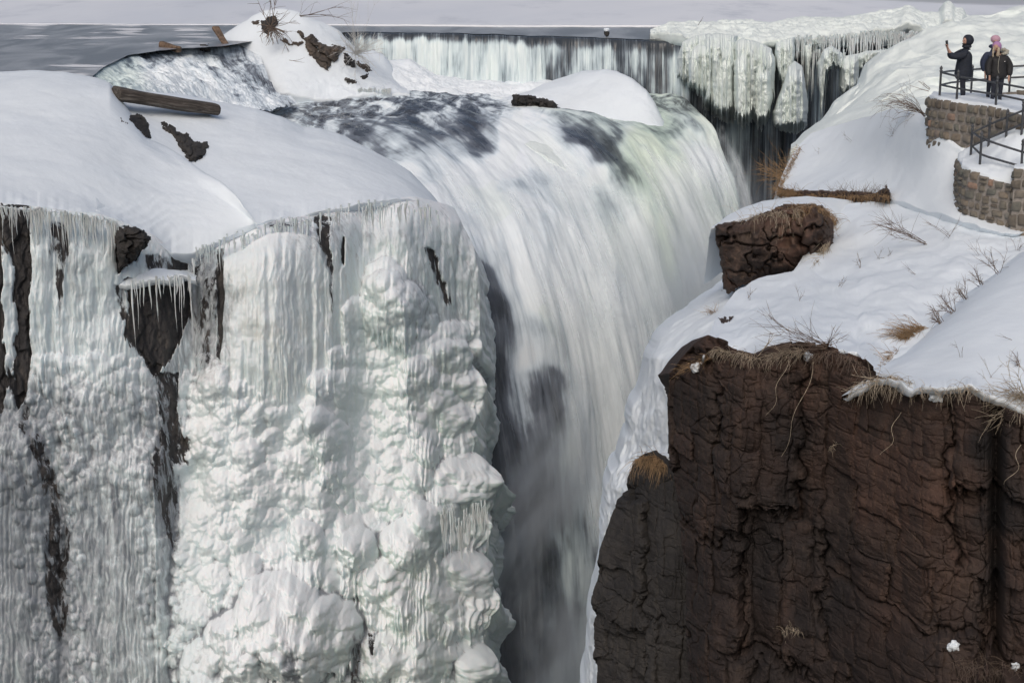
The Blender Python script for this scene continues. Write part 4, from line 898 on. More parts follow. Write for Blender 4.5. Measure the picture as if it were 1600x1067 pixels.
def rockd(P, s, t, seed, big=1.0, ret=False):
    "blocky fractured relief; s, t surface coordinates in metres"
    w1 = fbm2(s*.6, t*.3, seed, 3); w2 = fbm2(s*.6+9, t*.4, seed+3, 3); w3 = fbm2(s*3, t*3, seed+5, 4)
    s2, t2 = s+.10*w1+.03*w3, t+.10*w2+.04*w3
    bi, be, bo = cell1(t/3.1+.25*w1, seed+40); sh = .9*(_h(bi, 0*bi, 0*bi, seed+41)-.5); s2 = s2+sh
    info = []; d = .22*(_h(bi, 0*bi, 0*bi, seed+42)-.5)*sstep(-.4, .2, fbm2(s*.4, t*.1, seed+43, 2))
    msk = .6+.8*fbm2(s*.45, t*.3, seed+8, 3)
    for k, (cw, ch, a, ti, gr) in enumerate([(1.55, 3.4, .66, .8, .11), (.56, 1.0, .26, 1.5, .035), (.21, .34, .085, 2.0, .004), (.09, .12, .03, 2.0, .0)]):
        b, cid = bricks(s2+.37*k+.12*cw*w3, t2+.10*ch*w3, cw, ch, seed+11*k, a, ti, gr*(.5+1.0*np.clip(msk, 0, 1)), .02+.012*cw)
        info.append(cid); d = d+b*(1 if k == 0 else np.clip(msk if k % 2 else 1.5-msk, .4, 1.3))
    q = worley2(s2/.42, t2/.5, seed+6, True); d = d+.10*q[3]*(q[2]-.5)-.05*np.exp(-((q[1]-q[0])/.05)**2)*sstep(-.1, .3, fbm2(s*.9, t*.9, seed+8, 2))
    d = d+.06*fbm2(s*1.5, t*1.1, seed+77, 5)
    return (d*big, info) if ret else d*big
def cliff():
    # main brown cliff
    nu, nv = 1240, 1000
    rim = [(1020, 600), (1045, 580), (1060, 556), (1075, 536), (1095, 524), (1112, 530), (1140, 545), (1180, 555), (1215, 538), (1240, 540), (1300, 543), (1345, 560), (1368, 582), (1395, 590), (1408, 596), (1425, 612), (1450, 604), (1478, 610), (1495, 606), (1520, 604), (1545, 618), (1570, 626), (1600, 644), (1760, 700), (1900, 712), (2540, 720)]
    s = np.linspace(0, 1, nu)[None, :]; t = np.linspace(0, 1, nv)[:, None]
    x0 = 1040; px = x0+(1640-x0)*np.minimum(s/.87, 1)+900*np.maximum(s-.87, 0)/.13
    top = pc(px, rim, 3)-1+5*np.round(1.5*fbm2(px*.05, px*0, 13, 3))*sstep(1100, 1130, px)
    py = top+(1180-top)*t
    xl = pc(py, [(480, 1062), (530, 1058), (560, 1048), (600, 1044), (640, 1040), (700, 1042), (760, 1050), (830, 1060), (900, 1068), (1000, 1072), (1180, 1076)], 6)
    px = px+(xl-x0)*(1-s)**6
    Dt = pc(px, [(1040, 35.5), (1100, 34), (1150, 33.2), (1250, 32.3), (1340, 31.3), (1390, 30.5), (1420, 29.9), (1450, 29.4), (1600, 28.4), (1740, 27.8), (2540, 27.4)], 25)
    k = (py-500)/600
    D = Dt-1.6*k+.0*px
    # big vertical bays
    D = D+.7*np.exp(-((px-1556)/9)**2)*sstep(560, 700, py)+.35*sstep(1180, 1250, px)*sstep(1350, 1290, px)*sstep(560, 760, py)+.3*np.exp(-((px-1180)/22)**2)*sstep(600, 900, py)
    P = U(px, py, D)
    S = P[..., 0]; T = P[..., 2]
    d, info = rockd(P, S, T, 71, ret=True)
    e = sstep(0, .02, t)
    P = P+np.stack([-.25+0*S, -.95+0*S, .1+0*S], -1)*(d*(.12+.88*e))[..., None]
    first = P[:, :1]; ext = []
    for q in range(22, 0, -1):
        f = q/22; a = first+np.array([.95*f+.5*f**2, 7*f, -3.0*f]); a = a+(rockd(a, a[..., 1]*.8, a[..., 2], 75)*.5*min(1, f*3))[..., None]*np.array([-.6, .1, 0]); ext.append(a)
    P = np.concatenate(ext+[P], 1)
    tr = [P[:1]+np.array([0, .35*q, -.10*q]) for q in range(8, 0, -1)]
    P = np.concatenate(tr+[P], 0)
    jit = 14*fbm2(px*.03, py*.02, 5, 4)
    stain = rbf(px+jit, py+jit, [(1050, 700, .4), (1080, 780, .7), (1100, 650, .6), (1140, 620, .3), (1180, 700, .6), (1230, 680, .9), (1250, 800, .95), (1210, 900, .95), (1300, 740, .5), (1280, 960, .9), (1180, 1000, .8), (1120, 900, .8), (1100, 1000, .7), (1350, 700, .1), (1350, 620, .05), (1300, 600, .0), (1250, 580, .05), (1200, 580, .1), (1400, 800, .1), (1450, 700, .1), (1500, 760, .0), (1500, 900, .1), (1400, 950, .3), (1556, 700, 1), (1556, 900, 1), (1554, 800, 1), (1548, 620, .4), (1590, 700, .1), (1590, 900, .3), (1450, 620, .0), (1500, 1040, .4), (1340, 1020, .7)], 26)
    red = np.clip(.3+.9*(info[1]-.5), 0, 1)*np.clip(1-stain, 0, 1)+.35*sstep(620, 560, py)
    at = dict(cell=info[0]*.6+info[2]*.4, red=np.clip(red, 0, 1), stain=stain)
    for a_ in at: at[a_] = np.concatenate([at[a_][:, :1]]*22+[at[a_]], 1); at[a_] = np.concatenate([at[a_][:1]]*8+[at[a_]], 0)
    tag(grid('rock_cliff', P, CLIFF, at), 'fractured reddish brown cliff under the right hand snow slopes', 'cliff')
    # darker buttress on its left
    nu, nv = 420, 760; s = np.linspace(0, 1, nu)[None, :]; t = np.linspace(0, 1, nv)[:, None]
    top = [(900, 760), (960, 745), (985, 722), (1000, 712), (1020, 706), (1045, 722), (1100, 735)]
    yl = [(700, 996), (722, 984), (750, 972), (800, 962), (850, 946), (880, 942), (930, 924), (980, 919), (1030, 920), (1067, 924), (1200, 934)]
    py = 700+(1190-700)*t+0*s
    xl = pc(py, yl, 5); px = xl+(1100-xl)*s**1.0
    py = np.maximum(py, pc(px, top, 3))
    D = 39.0-2.2*np.sin(np.clip(s, 0, 1)*1.4)-1.0*(py-700)/400
    P = U(px, py, D); d = rockd(P, P[..., 0]*1.0, P[..., 2], 83, .75)
    P = P+np.stack([-.55*(1-s)+0*d, -.8+0*d, 0*d], -1)*d[..., None]
    first = P[:, :1]; ext = []
    for q in range(18, 0, -1):
        f = q/18; a = first+np.array([.6*f+.5*f**2, 6*f, -3.5*f]); a = a+(rockd(a, a[..., 1]*.8, a[..., 2], 85)*.5*min(1, f*3))[..., None]*np.array([-.5, .1, 0]); ext.append(a)
    P = np.concatenate(ext+[P], 1)
    tr = [P[:1]+np.array([0, .35*q, -.17*q]) for q in range(8, 0, -1)]
    tag(grid('rock_buttress', np.concatenate(tr+[P], 0), DARK), 'dark rock buttress left of the brown cliff with dry grass on top', 'cliff')
    # snow and ice spilling down behind the left edge of the cliff
    L = [(420, 1160), (440, 1142), (470, 1100), (500, 1062), (530, 1030), (560, 1014), (600, 1004), (640, 992), (680, 980), (720, 970), (760, 956), (800, 950), (850, 944), (900, 936), (960, 925), (1100, 915)]
    Rr = [(420, 1200), (450, 1185), (500, 1150), (560, 1090), (600, 1075), (700, 1070), (740, 1020), (900, 985), (1100, 980)]
    nu, nv = 160, 520; s = np.linspace(0, 1, nu)[None, :]; py = np.linspace(420, 1100, nv)[:, None]+0*s
    xl = pc(py, L, 8); px = xl+(pc(py, Rr, 8)-xl)*s
    D = pc(py, [(420, 49), (450, 47.5), (500, 45.5), (560, 44), (720, 44.5), (1100, 46)])+.0-3.6*np.sin(s*1.5)
    P = U(px, py, D); P = P+np.array([-.7, -.5, .3])*(.30*fbm3(P, 1.4, 91, 4)+.10*(1-2*np.abs(fbm3(P, .5, 94, 3)))*sstep(520, 760, py))[..., None]
    ext = [P[:, :1]+np.array([.5*f*f-.15*f, 5*f, -1.0*f]) for f in np.linspace(1, .08, 12)]
    P = np.concatenate(ext+[P], 1)
    tr = [P[:1]+np.array([.1*q, .3*q, -.05*q*q]) for q in range(5, 0, -1)]
    tag(grid('snow_flank', np.concatenate(tr+[P], 0), SNOW), 'steep strip of snow and ice down the left flank of the cliff', 'snow bank')
cliff()

def rock_outline(name, label, poly, D, thick=.6, mat=None, cat='boulder', seed=1, tilt=(0, 0), step=1.2, parent=None, rough=1.0, group=None):
    slope = None
    if D is None:
        q_ = np.array(poly, float); c0 = q_.mean(0); ps = [(x_, y_, hitD(x_, y_)) for x_, y_ in [tuple(c0+(v_-c0)*.9) for v_ in q_]+[tuple(c0)]]
        ps = np.array(ps); md = np.median(ps[:, 2]); ps = ps[np.abs(ps[:, 2]-md) < 5]; M = np.c_[np.ones(len(ps)), ps[:, 0]-c0[0], ps[:, 1]-c0[1]]
        slope = np.linalg.lstsq(M, ps[:, 2], rcond=None)[0]; D = float(md)
    "solid rock with the given outline: bulging faceted front, rounded back"
    poly = np.array(poly, float); x0, y0 = poly.min(0)-4; x1, y1 = poly.max(0)+4
    X, Y = np.meshgrid(np.arange(x0, x1, step), np.arange(y0, y1, step))
    jx = 2.0*vn2(X*.15, Y*.15, seed)+1.2*vn2(X*.5, Y*.5, seed+2); jy = 2.0*vn2(X*.15, Y*.15, seed+4)+1.2*vn2(X*.5, Y*.5, seed+5)
    sd = polysd(X+jx*rough, Y+jy*rough, poly); keep = sd > -step*.8
    mpp = D/FPX; m = max(sd.max(), 1)
    b = np.sqrt(np.clip(1-(1-np.clip(sd/m, 0, 1))**2, 0, 1))
    ff = worley2(X/(m*.9)+.4*vn2(X*.1, Y*.1, seed), Y/(m*.8), seed+7); f3 = worley2(X/(m*.35), Y/(m*.35), seed+9)
    rd = thick*(.28*(ff[2]-.5)+.3*ff[3]*(ff[2]-.5)*2+.12*(f3[2]-.5)-.16*np.exp(-((ff[1]-ff[0])/.08)**2))
    Dd = D+(X-X.mean())*mpp*tilt[0]+(Y-Y.mean())*mpp*tilt[1]
    if slope is not None: Dd = slope[0]+slope[1]*(X-c0[0])+slope[2]*(Y-c0[1])+.10*thick
    F = U(X, Y, Dd-thick*.5*b-rd*b); B = U(X, Y, Dd+thick*.6*b+.02)
    P = np.concatenate([F, B], 0); kp = np.concatenate([keep, keep], 0); kp2 = kp.copy()
    n = X.shape[0]; idx = np.arange(P.shape[0]*P.shape[1]).reshape(P.shape[:2])
    q = []
    for o_, rev in ((0, False), (n, True)):
        I = idx[o_:o_+n]; K = keep
        k = K[:-1, :-1] & K[:-1, 1:] & K[1:, 1:] & K[1:, :-1]
        a = np.stack([I[:-1, :-1], I[:-1, 1:], I[1:, 1:], I[1:, :-1]], -1)[k]
        q.append(a[:, ::-1] if rev else a)
    # stitch boundary
    K = keep[:-1, :-1] & keep[:-1, 1:] & keep[1:, 1:] & keep[1:, :-1]
    Kp = np.pad(K, 1)
    I = idx[:n]; J = idx[n:]
    e = []
    c = Kp[1:-1, 1:-1]
    for (dj, di), (a, b_) in {(-1, 0): ((0, 0), (0, 1)), (1, 0): ((1, 1), (1, 0)), (0, -1): ((1, 0), (0, 0)), (0, 1): ((0, 1), (1, 1))}.items():
        m_ = c & ~Kp[1+dj:Kp.shape[0]-1+dj, 1+di:Kp.shape[1]-1+di]
        jj, ii = np.nonzero(m_)
        e.append(np.stack([I[jj+a[0], ii+a[1]], J[jj+a[0], ii+a[1]], J[jj+b_[0], ii+b_[1]], I[jj+b_[0], ii+b_[1]]], -1))
    Q = np.concatenate(q+e)
    used = np.unique(Q); mp = np.full(P.shape[0]*P.shape[1], -1); mp[used] = np.arange(len(used))
    me = mesh_np(name, P.reshape(-1, 3)[used], mp[Q]); o = link(name, me, mat or BOULDER, parent)
    return tag(o, label, cat, group) if parent is None else o
bpy.context.view_layer.update()
DG = bpy.context.evaluated_depsgraph_get()
def hitD(px, py, dflt=60.0):
    ok, loc, nrm, _, ob, _ = C.ray_cast(DG, V(CAM), V(U(px, py, 150.0)-CAM).normalized())
    return loc[1] if ok else dflt
rock_outline('boulder', 'dark rock in the snow under the log, left of the larger one', [(199, 181), (215, 179), (230, 184), (236, 198), (237, 219), (222, 208), (206, 196)], None, .8, DARK, seed=3)
rock_outline('boulder', 'long jagged dark rock slanting through the snow below the log', [(248, 190), (258, 188), (272, 198), (276, 206), (296, 210), (302, 219), (322, 221), (328, 231), (318, 246), (298, 253), (286, 240), (276, 224), (268, 210), (254, 203)], None, 1.2, DARK, seed=5)
rock_outline('boulder', 'tiny dark stone poking from the snow left of the log', [(186, 184), (192, 187), (198, 195), (193, 193)], None, .2, DARK, seed=7)
rock_outline('boulder', 'dark triangular rock under the lower lip of the left drift', [(181, 362), (198, 352), (220, 358), (236, 372), (226, 388), (207, 408), (186, 424), (182, 395)], 60.2, 1.2, DARK, seed=8)
rock_outline('boulder', 'brown boulder wedged in the middle of the tall snow mound', [(474, 58), (486, 54), (494, 60), (498, 65), (515, 70), (532, 71), (540, 75), (532, 86), (524, 98), (512, 110), (502, 104), (492, 95), (480, 82)], None, 1.6, seed=11)
rock_outline('boulder', 'small dark rock above the brown boulder on the snow mound', [(461, 49), (471, 48), (474, 57), (472, 62), (466, 56)], None, .5, seed=12)
rock_outline('boulder', 'thin dark rock edge left of the brown boulder', [(436, 62), (446, 61), (456, 68), (470, 64), (474, 66), (466, 72), (452, 72), (440, 66)], None, .5, seed=13)
rock_outline('boulder', 'reddish stone at the left end of the tangled roots', [(392, 33), (402, 30), (407, 34), (402, 38), (394, 39)], None, .4, seed=14)
rock_outline('boulder', 'dark rock under the tangled roots near the mound top', [(405, 32), (416, 28), (430, 24), (436, 34), (430, 42), (422, 50), (422, 56), (412, 48), (406, 40)], None, .9, DARK, seed=15)
rock_outline('boulder', 'dark rock on the right shoulder of the snow mound', [(535, 83), (542, 84), (554, 96), (556, 106), (548, 106), (538, 98)], None, .8, DARK, seed=16)
rock_outline('boulder', 'brown speckled stone right of the dark shoulder rock', [(556, 97), (566, 98), (578, 104), (583, 112), (574, 111), (562, 105)], None, .5, seed=17)
rock_outline('boulder', 'flat dark stone low on the right side of the snow mound', [(536, 122), (548, 124), (558, 127), (558, 131), (546, 132), (538, 128)], None, .4, DARK, seed=18)
rock_outline('boulder', 'small dark stone beside the flat one low on the snow mound', [(562, 120), (576, 116), (577, 121), (568, 126)], None, .3, DARK, seed=19)
rock_outline('boulder', 'wet dark boulder under the left end of the rounded snow hump', [(799, 149), (812, 147), (830, 151), (845, 152), (866, 160), (871, 168), (868, 177), (856, 181), (840, 176), (820, 170), (800, 166)], 109.8, 1.4, DARK, seed=20)
rock_outline('boulder', 'brown stone at the far end of the left spillway', [(314, 71), (326, 70), (331, 78), (326, 82), (314, 78)], 110.5, .4, DARK, seed=21)
rock_outline('rock_outcrop', 'brown rock outcrop under a snow cap beside the fall', [(1117, 352), (1135, 346), (1160, 346), (1190, 334), (1230, 318), (1285, 320), (1304, 345), (1300, 385), (1275, 418), (1220, 428), (1180, 438), (1150, 452), (1138, 461), (1130, 452), (1128, 425), (1124, 395), (1118, 375)], 44.6, 1.9, BROWN, 'rock outcrop', seed=22)
rock_outline('boulder', 'small reddish rock in the snow near the cliff corner', [(1123, 497), (1135, 493), (1148, 495), (1140, 503), (1128, 506)], None, .3, BROWN, seed=23)

rock_outline('earth_bank', 'dark strip of bare earth under the grassy edge of the rounded slope', [(1213, 290), (1235, 297), (1300, 299), (1345, 300), (1372, 300), (1384, 290), (1392, 300), (1391, 316), (1345, 315), (1300, 313), (1250, 312), (1216, 308)], 50.2, .9, BROWN, 'earth bank', seed=29, tilt=(-2.15, 0))

def right_field():
    Y = np.linspace(27.2, 130, 160)[:, None]; x = np.linspace(0, 1, 120)[None, :]**1.4
    z = np.interp(Y, [27, 29, 32, 40, 46, 70, 130], [-1.6, -1.0, -.1, 1.2, 2.7, 3.4, 4.0]); X = .335*Y+.6+x*90
    P = np.stack([X, Y+0*X, z+.9*sstep(0, .1, x)*sstep(30, 50, Y)+0*X], -1); P[..., 2] += .5*fbm2(X*.12, Y*.12, 7, 4)*sstep(0, .06, x)
    fr = [P[:1]+np.array([0, .15*k, -.3*k]) for k in range(3, 0, -1)]; lf = P[:, :1]+np.array([0, 0, -14.0])
    tag(grid('snow_field', np.concatenate([lf, P], 1), SNOW), 'snow covered land on the right bank', kind='structure')
right_field()
# ---------------------------------------------------------------- things standing in the snow
bpy.context.view_layer.update()
DG = bpy.context.evaluated_depsgraph_get()
def hit(px, py, dflt=45.0):
    "the solid point seen through photo pixel (px, py)"
    far = U(px, py, 150.0); d = V(far-CAM).normalized()
    ok, loc, nrm, _, ob, _ = C.ray_cast(DG, V(CAM), d)
    if ok: return np.array(loc), np.array(nrm)
    return U(px, py, dflt), np.array([0, 0, 1.0])

STONE_M = M_('wall_stone')
def _stone():
    m = STONE_M; c = m.coord(); n = m.noise(c, 7, 6, .65); n2 = m.noise(c, 28, 4, .6)
    a = m.ramp(m.attr('hue'), [(0, (0.10, 0.085, 0.07)), (.25, (0.17, 0.15, 0.12)), (.5, (0.13, 0.135, 0.12)), (.72, (0.21, 0.175, 0.135)), (.9, (0.16, 0.16, 0.15)), (1, (0.32, 0.20, 0.14))])
    k = m.mix(m.maprange(n, .3, .7), m.mix(.35, a, (.05, .05, .05)), a); m.set(Base_Color=k, Roughness=.9)
    m.bump(m.math('ADD', n, m.math('MULTIPLY', n2, .5)), .6, .02)
_stone()
MORTAR = mat_plain('pale_mortar', (0.24, 0.22, 0.20), .95, .25, 10)
def path_pts(pts, n=200):
    A = np.array([list(U(*p)) for p in pts]); return lin(A, n, 0)
def stone_wall(label, pts, height, seed, thick=.5, zflat=None, foot=None, course=.27):
    R = np.random.default_rng(seed); A = path_pts(pts, 400)
    L = np.concatenate([[0], np.cumsum(np.linalg.norm(np.diff(A[:, :2], axis=0), axis=1))]); tot = L[-1]
    def at(l): return np.array([np.interp(l, L, A[:, k]) for k in range(3)])
    root = empty('stone_wall', V(at(tot/2)-np.array([0, 0, height]))); tag(root, label, 'stone wall')
    inv = np.array(root.location)
    # mortar core
    core = []
    for l in np.linspace(0.02, tot-.02, 60):
        p = at(l); q = at(min(l+.05, tot))-at(max(l-.05, 0)); q[2] = 0; q /= max(np.linalg.norm(q), 1e-6); nn = np.array([q[1], -q[0], 0])
        core.append([p+np.array([0, 0, -.03])+nn*(-.02), p+np.array([0, 0, -height])+nn*(-.02), p+np.array([0, 0, -height])-nn*thick, p+np.array([0, 0, -.03])-nn*thick, p+np.array([0, 0, -.03])+nn*(-.02)])
    P = np.array(core).transpose(1, 0, 2)-inv
    grid('mortar_core', P, MORTAR, parent=root, smooth=False)
    VS, Q, HU = [], [], []; base = 0
    n = 7; g = np.linspace(-1, 1, n)
    gx, gy = np.meshgrid(g, g)
    def stone(l0, l1, z0, z1, s):
        nonlocal base
        p = at((l0+l1)/2); q = at(min(l1, tot))-at(max(l0, 0)); q[2] = 0; q /= max(np.linalg.norm(q), 1e-6); nn = np.array([q[1], -q[0], 0])
        hw, hh = (l1-l0)/2-.012, (z1-z0)/2-.012
        bul = (np.clip(1-np.abs(gx)**5, 0, 1)*np.clip(1-np.abs(gy)**5, 0, 1))**.6
        k = .93+.07*vn2(gx*2+s, gy*2, 3); sk = (vn2(gx*0+s, gy*0, 5))*.12
        X = (gx*k+gy*sk)*hw; Z = (gy*k+gx*sk*.5)*hh
        dpt = -.06+bul*(.085+.03*_h(np.array([s]), np.array([0]), np.array([0]), 3)[0])+.018*vn2(gx*2.2+s*3, gy*2.2, 9)*bul
        F = p+q*X[..., None]+nn*dpt[..., None]+np.array([0, 0, 1.0])*(Z+(z0+z1)/2)[..., None]
        VS.append(F.reshape(-1, 3)-inv); idx = np.arange(n*n).reshape(n, n)+base
        Q.append(np.stack([idx[:-1, :-1], idx[:-1, 1:], idx[1:, 1:], idx[1:, :-1]], -1).reshape(-1, 4)); base += n*n
        HU.append(np.full(n*n, R.random() if R.random() > .0 else 1))
    z = 0.0; s = 1.0
    while z > -height:
        ch = course*R.uniform(.75, 1.25); l = -R.uniform(0, .2)
        while l < tot:
            wd_ = R.uniform(.16, .42)
            if R.random() < .15: zz = z-ch*R.uniform(.4, .6); stone(max(l, 0), min(l+wd_, tot), zz, z, s); stone(max(l, 0), min(l+wd_, tot), z-ch, zz, s+.3)
            else: stone(max(l, 0), min(l+wd_, tot), z-ch, z+(R.uniform(0, .05) if z == 0 else 0), s)
            l += wd_; s += 1.7
        z -= ch
    me = mesh_np('stonework', np.concatenate(VS), np.concatenate(Q)); at_ = me.attributes.new('hue', 'FLOAT', 'POINT'); at_.data.foreach_set('value', np.concatenate(HU).astype(np.float32))
    link('stonework', me, STONE_M.m, root)
    return root
stone_wall('upper curved wall of rounded brown stones under the two railings and the people', [(1458, 149.5, 49.2), (1451, 151, 48.2), (1449, 153, 47.2), (1454, 155, 46.4), (1466, 156.5, 46.0), (1482, 159, 45.6), (1505, 162, 45.2), (1532, 166, 44.7), (1563, 171.5, 44.1), (1596, 180, 43.4), (1660, 197, 42.6)], 2.3, 1)
stone_wall('lower curved stone wall at the right edge, below the short railing', [(1499, 246, 46), (1495, 248.5, 44.6), (1495, 254, 43.6), (1502, 263, 42.9), (1513, 269, 42.5), (1530, 273, 42.2), (1548, 280, 41.9), (1566, 285, 41.7), (1584, 289, 41.5)], 1.9, 2, course=.24)
stone_wall('square stone pier at the right edge joining the lower curved wall', [(1583.5, 266, 41.9), (1584, 266, 41.35), (1610, 264, 41.2), (1660, 262, 41.1)], 2.1, 3, course=.3)
stone_wall('low stone wall behind the people on the upper platform', [(1552, 152, 48.9), (1560, 146, 48.9), (1600, 143.5, 48.6), (1660, 140, 48.4)], .8, 4, course=.2)
stone_wall('short sunken stone wall in the snow behind the short railing', [(1539, 250, 43.6), (1552, 246, 43.5), (1566, 240, 43.4), (1597, 227, 43.3), (1640, 212, 43.2)], .6, 5, course=.3)

def slab(name, label, front, back, thick=.25, n=80, seed=3, amp=.05, cat='snow patch'):
    A, B = path_pts(front, n), path_pts(back, n)
    t = np.linspace(0, 1, 40)[:, None, None]; P = A[None]*(1-t)+B[None]*t
    e = np.sin(np.linspace(0, 1, 40)*math.pi)[:, None]**.5
    P = P.copy(); P[..., 2] += .08*e+amp*fbm3(P, .8, seed, 4)*e+.05*fbm3(P, .25, seed+1, 3)*np.linspace(1, 0, 40)[:, None]**6
    f = P[:1]+np.array([0, 0, -thick]); P = np.concatenate([f, P, P[-1:]+np.array([0, 0, -thick*2])], 0)
    return tag(grid(name, P, SNOW), label, cat)
slab('snow_patch', 'trodden snow on the upper platform around the people', [(1452, 152, 47.2), (1466, 154, 46.1), (1482, 156, 45.75), (1505, 158, 45.4), (1532, 162, 44.9), (1563, 168, 44.3), (1596, 177, 43.6), (1660, 193, 42.8)],
     [(1462, 147, 50), (1475, 147, 50.2), (1490, 147, 50.2), (1505, 147, 50.2), (1532, 148, 50.2), (1563, 148, 50.2), (1600, 148, 50.2), (1670, 150, 50)], .15, seed=5, amp=.10)
slab('snow_patch', 'heap of snow on the lower platform around the short railing posts', [(1496, 249, 44.3), (1503, 258, 43.0), (1513, 265, 42.6), (1530, 269, 42.3), (1548, 275, 42.0), (1566, 281, 41.85), (1584, 285, 41.7), (1640, 290, 41.5)],
     [(1500, 236, 46.0), (1508, 232, 45.6), (1518, 229, 45), (1535, 222, 44.6), (1552, 214, 44.3), (1570, 206, 44), (1590, 198, 43.7), (1650, 180, 43)], .2, seed=9, amp=.22)
slab('snow_patch', 'strip of snow on top of the square stone pier', [(1584, 265, 41.5), (1600, 263.5, 41.4), (1660, 261, 41.3)], [(1586, 261, 42.2), (1602, 259, 42.2), (1665, 257, 42.1)], .1, seed=12, amp=.03)

def rail_tube(pts, r=.028):
    A = np.array([list(U(*p)) for p in pts]); return lin(A, 2*len(A), 0), r
def railing(label, posts, rails):
    p0 = U(posts[0][0], posts[0][2], posts[0][3]); root = empty('railing', V(p0)); tag(root, label, 'railing')
    for (px, yt, yb, D) in posts:
        a, b = U(px, yt, D), U(px, yb, D); b = a+np.array([0, 0, b[2]-a[2]-.15])
        k = np.array([0, .10, .14, .17, .20, .24, .27, .3, 1.0]); hgt = a[2]-b[2]; zz = a[2]-np.array([0, .03, .06, .09, .11, .13, .15, .17, hgt])
        pts = np.stack([np.full(9, a[0]), np.full(9, a[1]), zz], -1); rad = np.array([.006, .028, .046, .040, .028, .046, .046, .033, .033])
        link('post', tubes_mesh('post', [(pts-p0, rad)], 8), IRON, root)
    for pts in rails:
        A, r = rail_tube(pts); link('rail', tubes_mesh('rail', [(A-p0, r)], 8), IRON, root)
    return root
railing('long railing around the people on the upper platform', [(1471, 103, 148, 46.7), (1497.7, 109, 158, 45.7), (1559, 118.7, 170, 44.6), (1630, 128, 185, 43.2), (1520, 101, 148, 49.5), (1580, 97, 146, 49.3)],
        [[(1471, 113.5, 46.7), (1495.7, 119.7, 45.75), (1535, 126, 45.1), (1573, 132.6, 44.4), (1600, 137.7, 43.8), (1660, 150, 42.9)], [(1470, 133, 46.7), (1496, 138.5, 45.75), (1525.7, 143.4, 45.2), (1559.5, 148.5, 44.6), (1600, 157, 43.8), (1660, 170, 42.9)],
         [(1471, 113.5, 46.7), (1484, 111.5, 48.2), (1516, 109.4, 49.4), (1573, 104.7, 49.3), (1600, 103.2, 49.2), (1660, 100, 49)], [(1470, 133, 46.7), (1488.5, 129, 48.4), (1520, 126, 49.4), (1574, 122, 49.3), (1600, 120.7, 49.2), (1660, 118, 49)]])
railing('short railing at a corner above the lower curved wall', [(1520, 193, 236, 43.9), (1534.5, 205, 262, 42.7), (1547.5, 182, 240, 43.7), (1575, 170, 216, 43.4), (1600, 155, 205, 43.1), (1599, 217, 262, 41.9)],
        [[(1519.5, 207.5, 43.9), (1547, 194.5, 43.7), (1575, 182.5, 43.4), (1600, 172.6, 43.1), (1660, 148, 42.6)], [(1519.5, 228, 43.9), (1547, 215.5, 43.7), (1575, 203.5, 43.4), (1600, 193, 43.1), (1660, 168, 42.6)],
         [(1519.5, 207.5, 43.9), (1533.5, 216.6, 42.7), (1565, 227.5, 42.3), (1600, 238.5, 41.9), (1660, 256, 41.2)], [(1519.5, 229, 43.9), (1533.5, 242.5, 42.7), (1565, 251.5, 42.3), (1595, 260, 41.9), (1660, 280, 41.2)]])

# ---------------------------------------------------------------- people
SKIN = mat_plain('skin', (0.42, 0.25, 0.19), .55, .08, 30)
NAVY = mat_plain('navy_coat', (0.013, 0.018, 0.030), .8, .3, 20); BLUE = mat_plain('blue_coat', (0.018, 0.028, 0.062), .75, .3, 20)
BLACK = mat_plain('black_coat', (0.012, 0.012, 0.014), .7, .3, 20); JEANS = mat_plain('dark_trousers', (0.012, 0.015, 0.026), .8, .3, 20)
PURPLE = mat_plain('purple_knit', (0.36, 0.20, 0.38), .9, .15, 40, bump=.5, bd=.01); PINK = mat_plain('pale_pink_knit', (0.48, 0.30, 0.38), .9, .15, 40, bump=.5, bd=.01)
BLOND = mat_plain('blond_hair', (0.42, 0.35, 0.26), .6, .25, 30); BEARD = mat_plain('dark_hair', (0.02, 0.015, 0.013), .8); FUR = mat_plain('grey_fur', (0.36, 0.35, 0.30), .95, .3, 50, bump=.8, bd=.02)
PHONE = mat_plain('black_phone', (0.02, 0.02, 0.022), .25, .1); WHITE = mat_plain('white_badge', (.7, .7, .7), .7, .05)
def skin_obj(name, chains, mat, parent, sub=2):
    "chains: lists of (x, y, z, r[, r2]); equal coordinates are welded"
    me = bpy.data.meshes.new(name); bm = bmesh.new(); lay = bm.verts.layers.skin.verify(); seen = {}
    for ch in chains:
        prev = None
        for p in ch:
            k = tuple(round(q, 4) for q in p[:3])
            if k not in seen:
                v = bm.verts.new(k); seen[k] = v; v[lay].radius = (p[3], p[4] if len(p) > 4 else p[3])
                if len(seen) == 1: v[lay].use_root = True
            v = seen[k]
            if prev is not None and bm.edges.get((prev, v)) is None: bm.edges.new((prev, v))
            prev = v
    bm.to_mesh(me); bm.free(); o = link(name, me, mat, parent)
    s = o.modifiers.new('skin', 'SKIN'); s.use_smooth_shade = True; s.branch_smoothing = .6
    ss = o.modifiers.new('sub', 'SUBSURF'); ss.levels = sub; ss.render_levels = sub
    return o
def ball(name, c, r, mat, parent, seed=0, amp=0.0, n=14):
    me = blob_mesh(name, r, n, (lambda Q: amp*fbm3(Q, .5, seed, 3)) if amp else None); o = link(name, me, mat, parent); o.location = c; return o
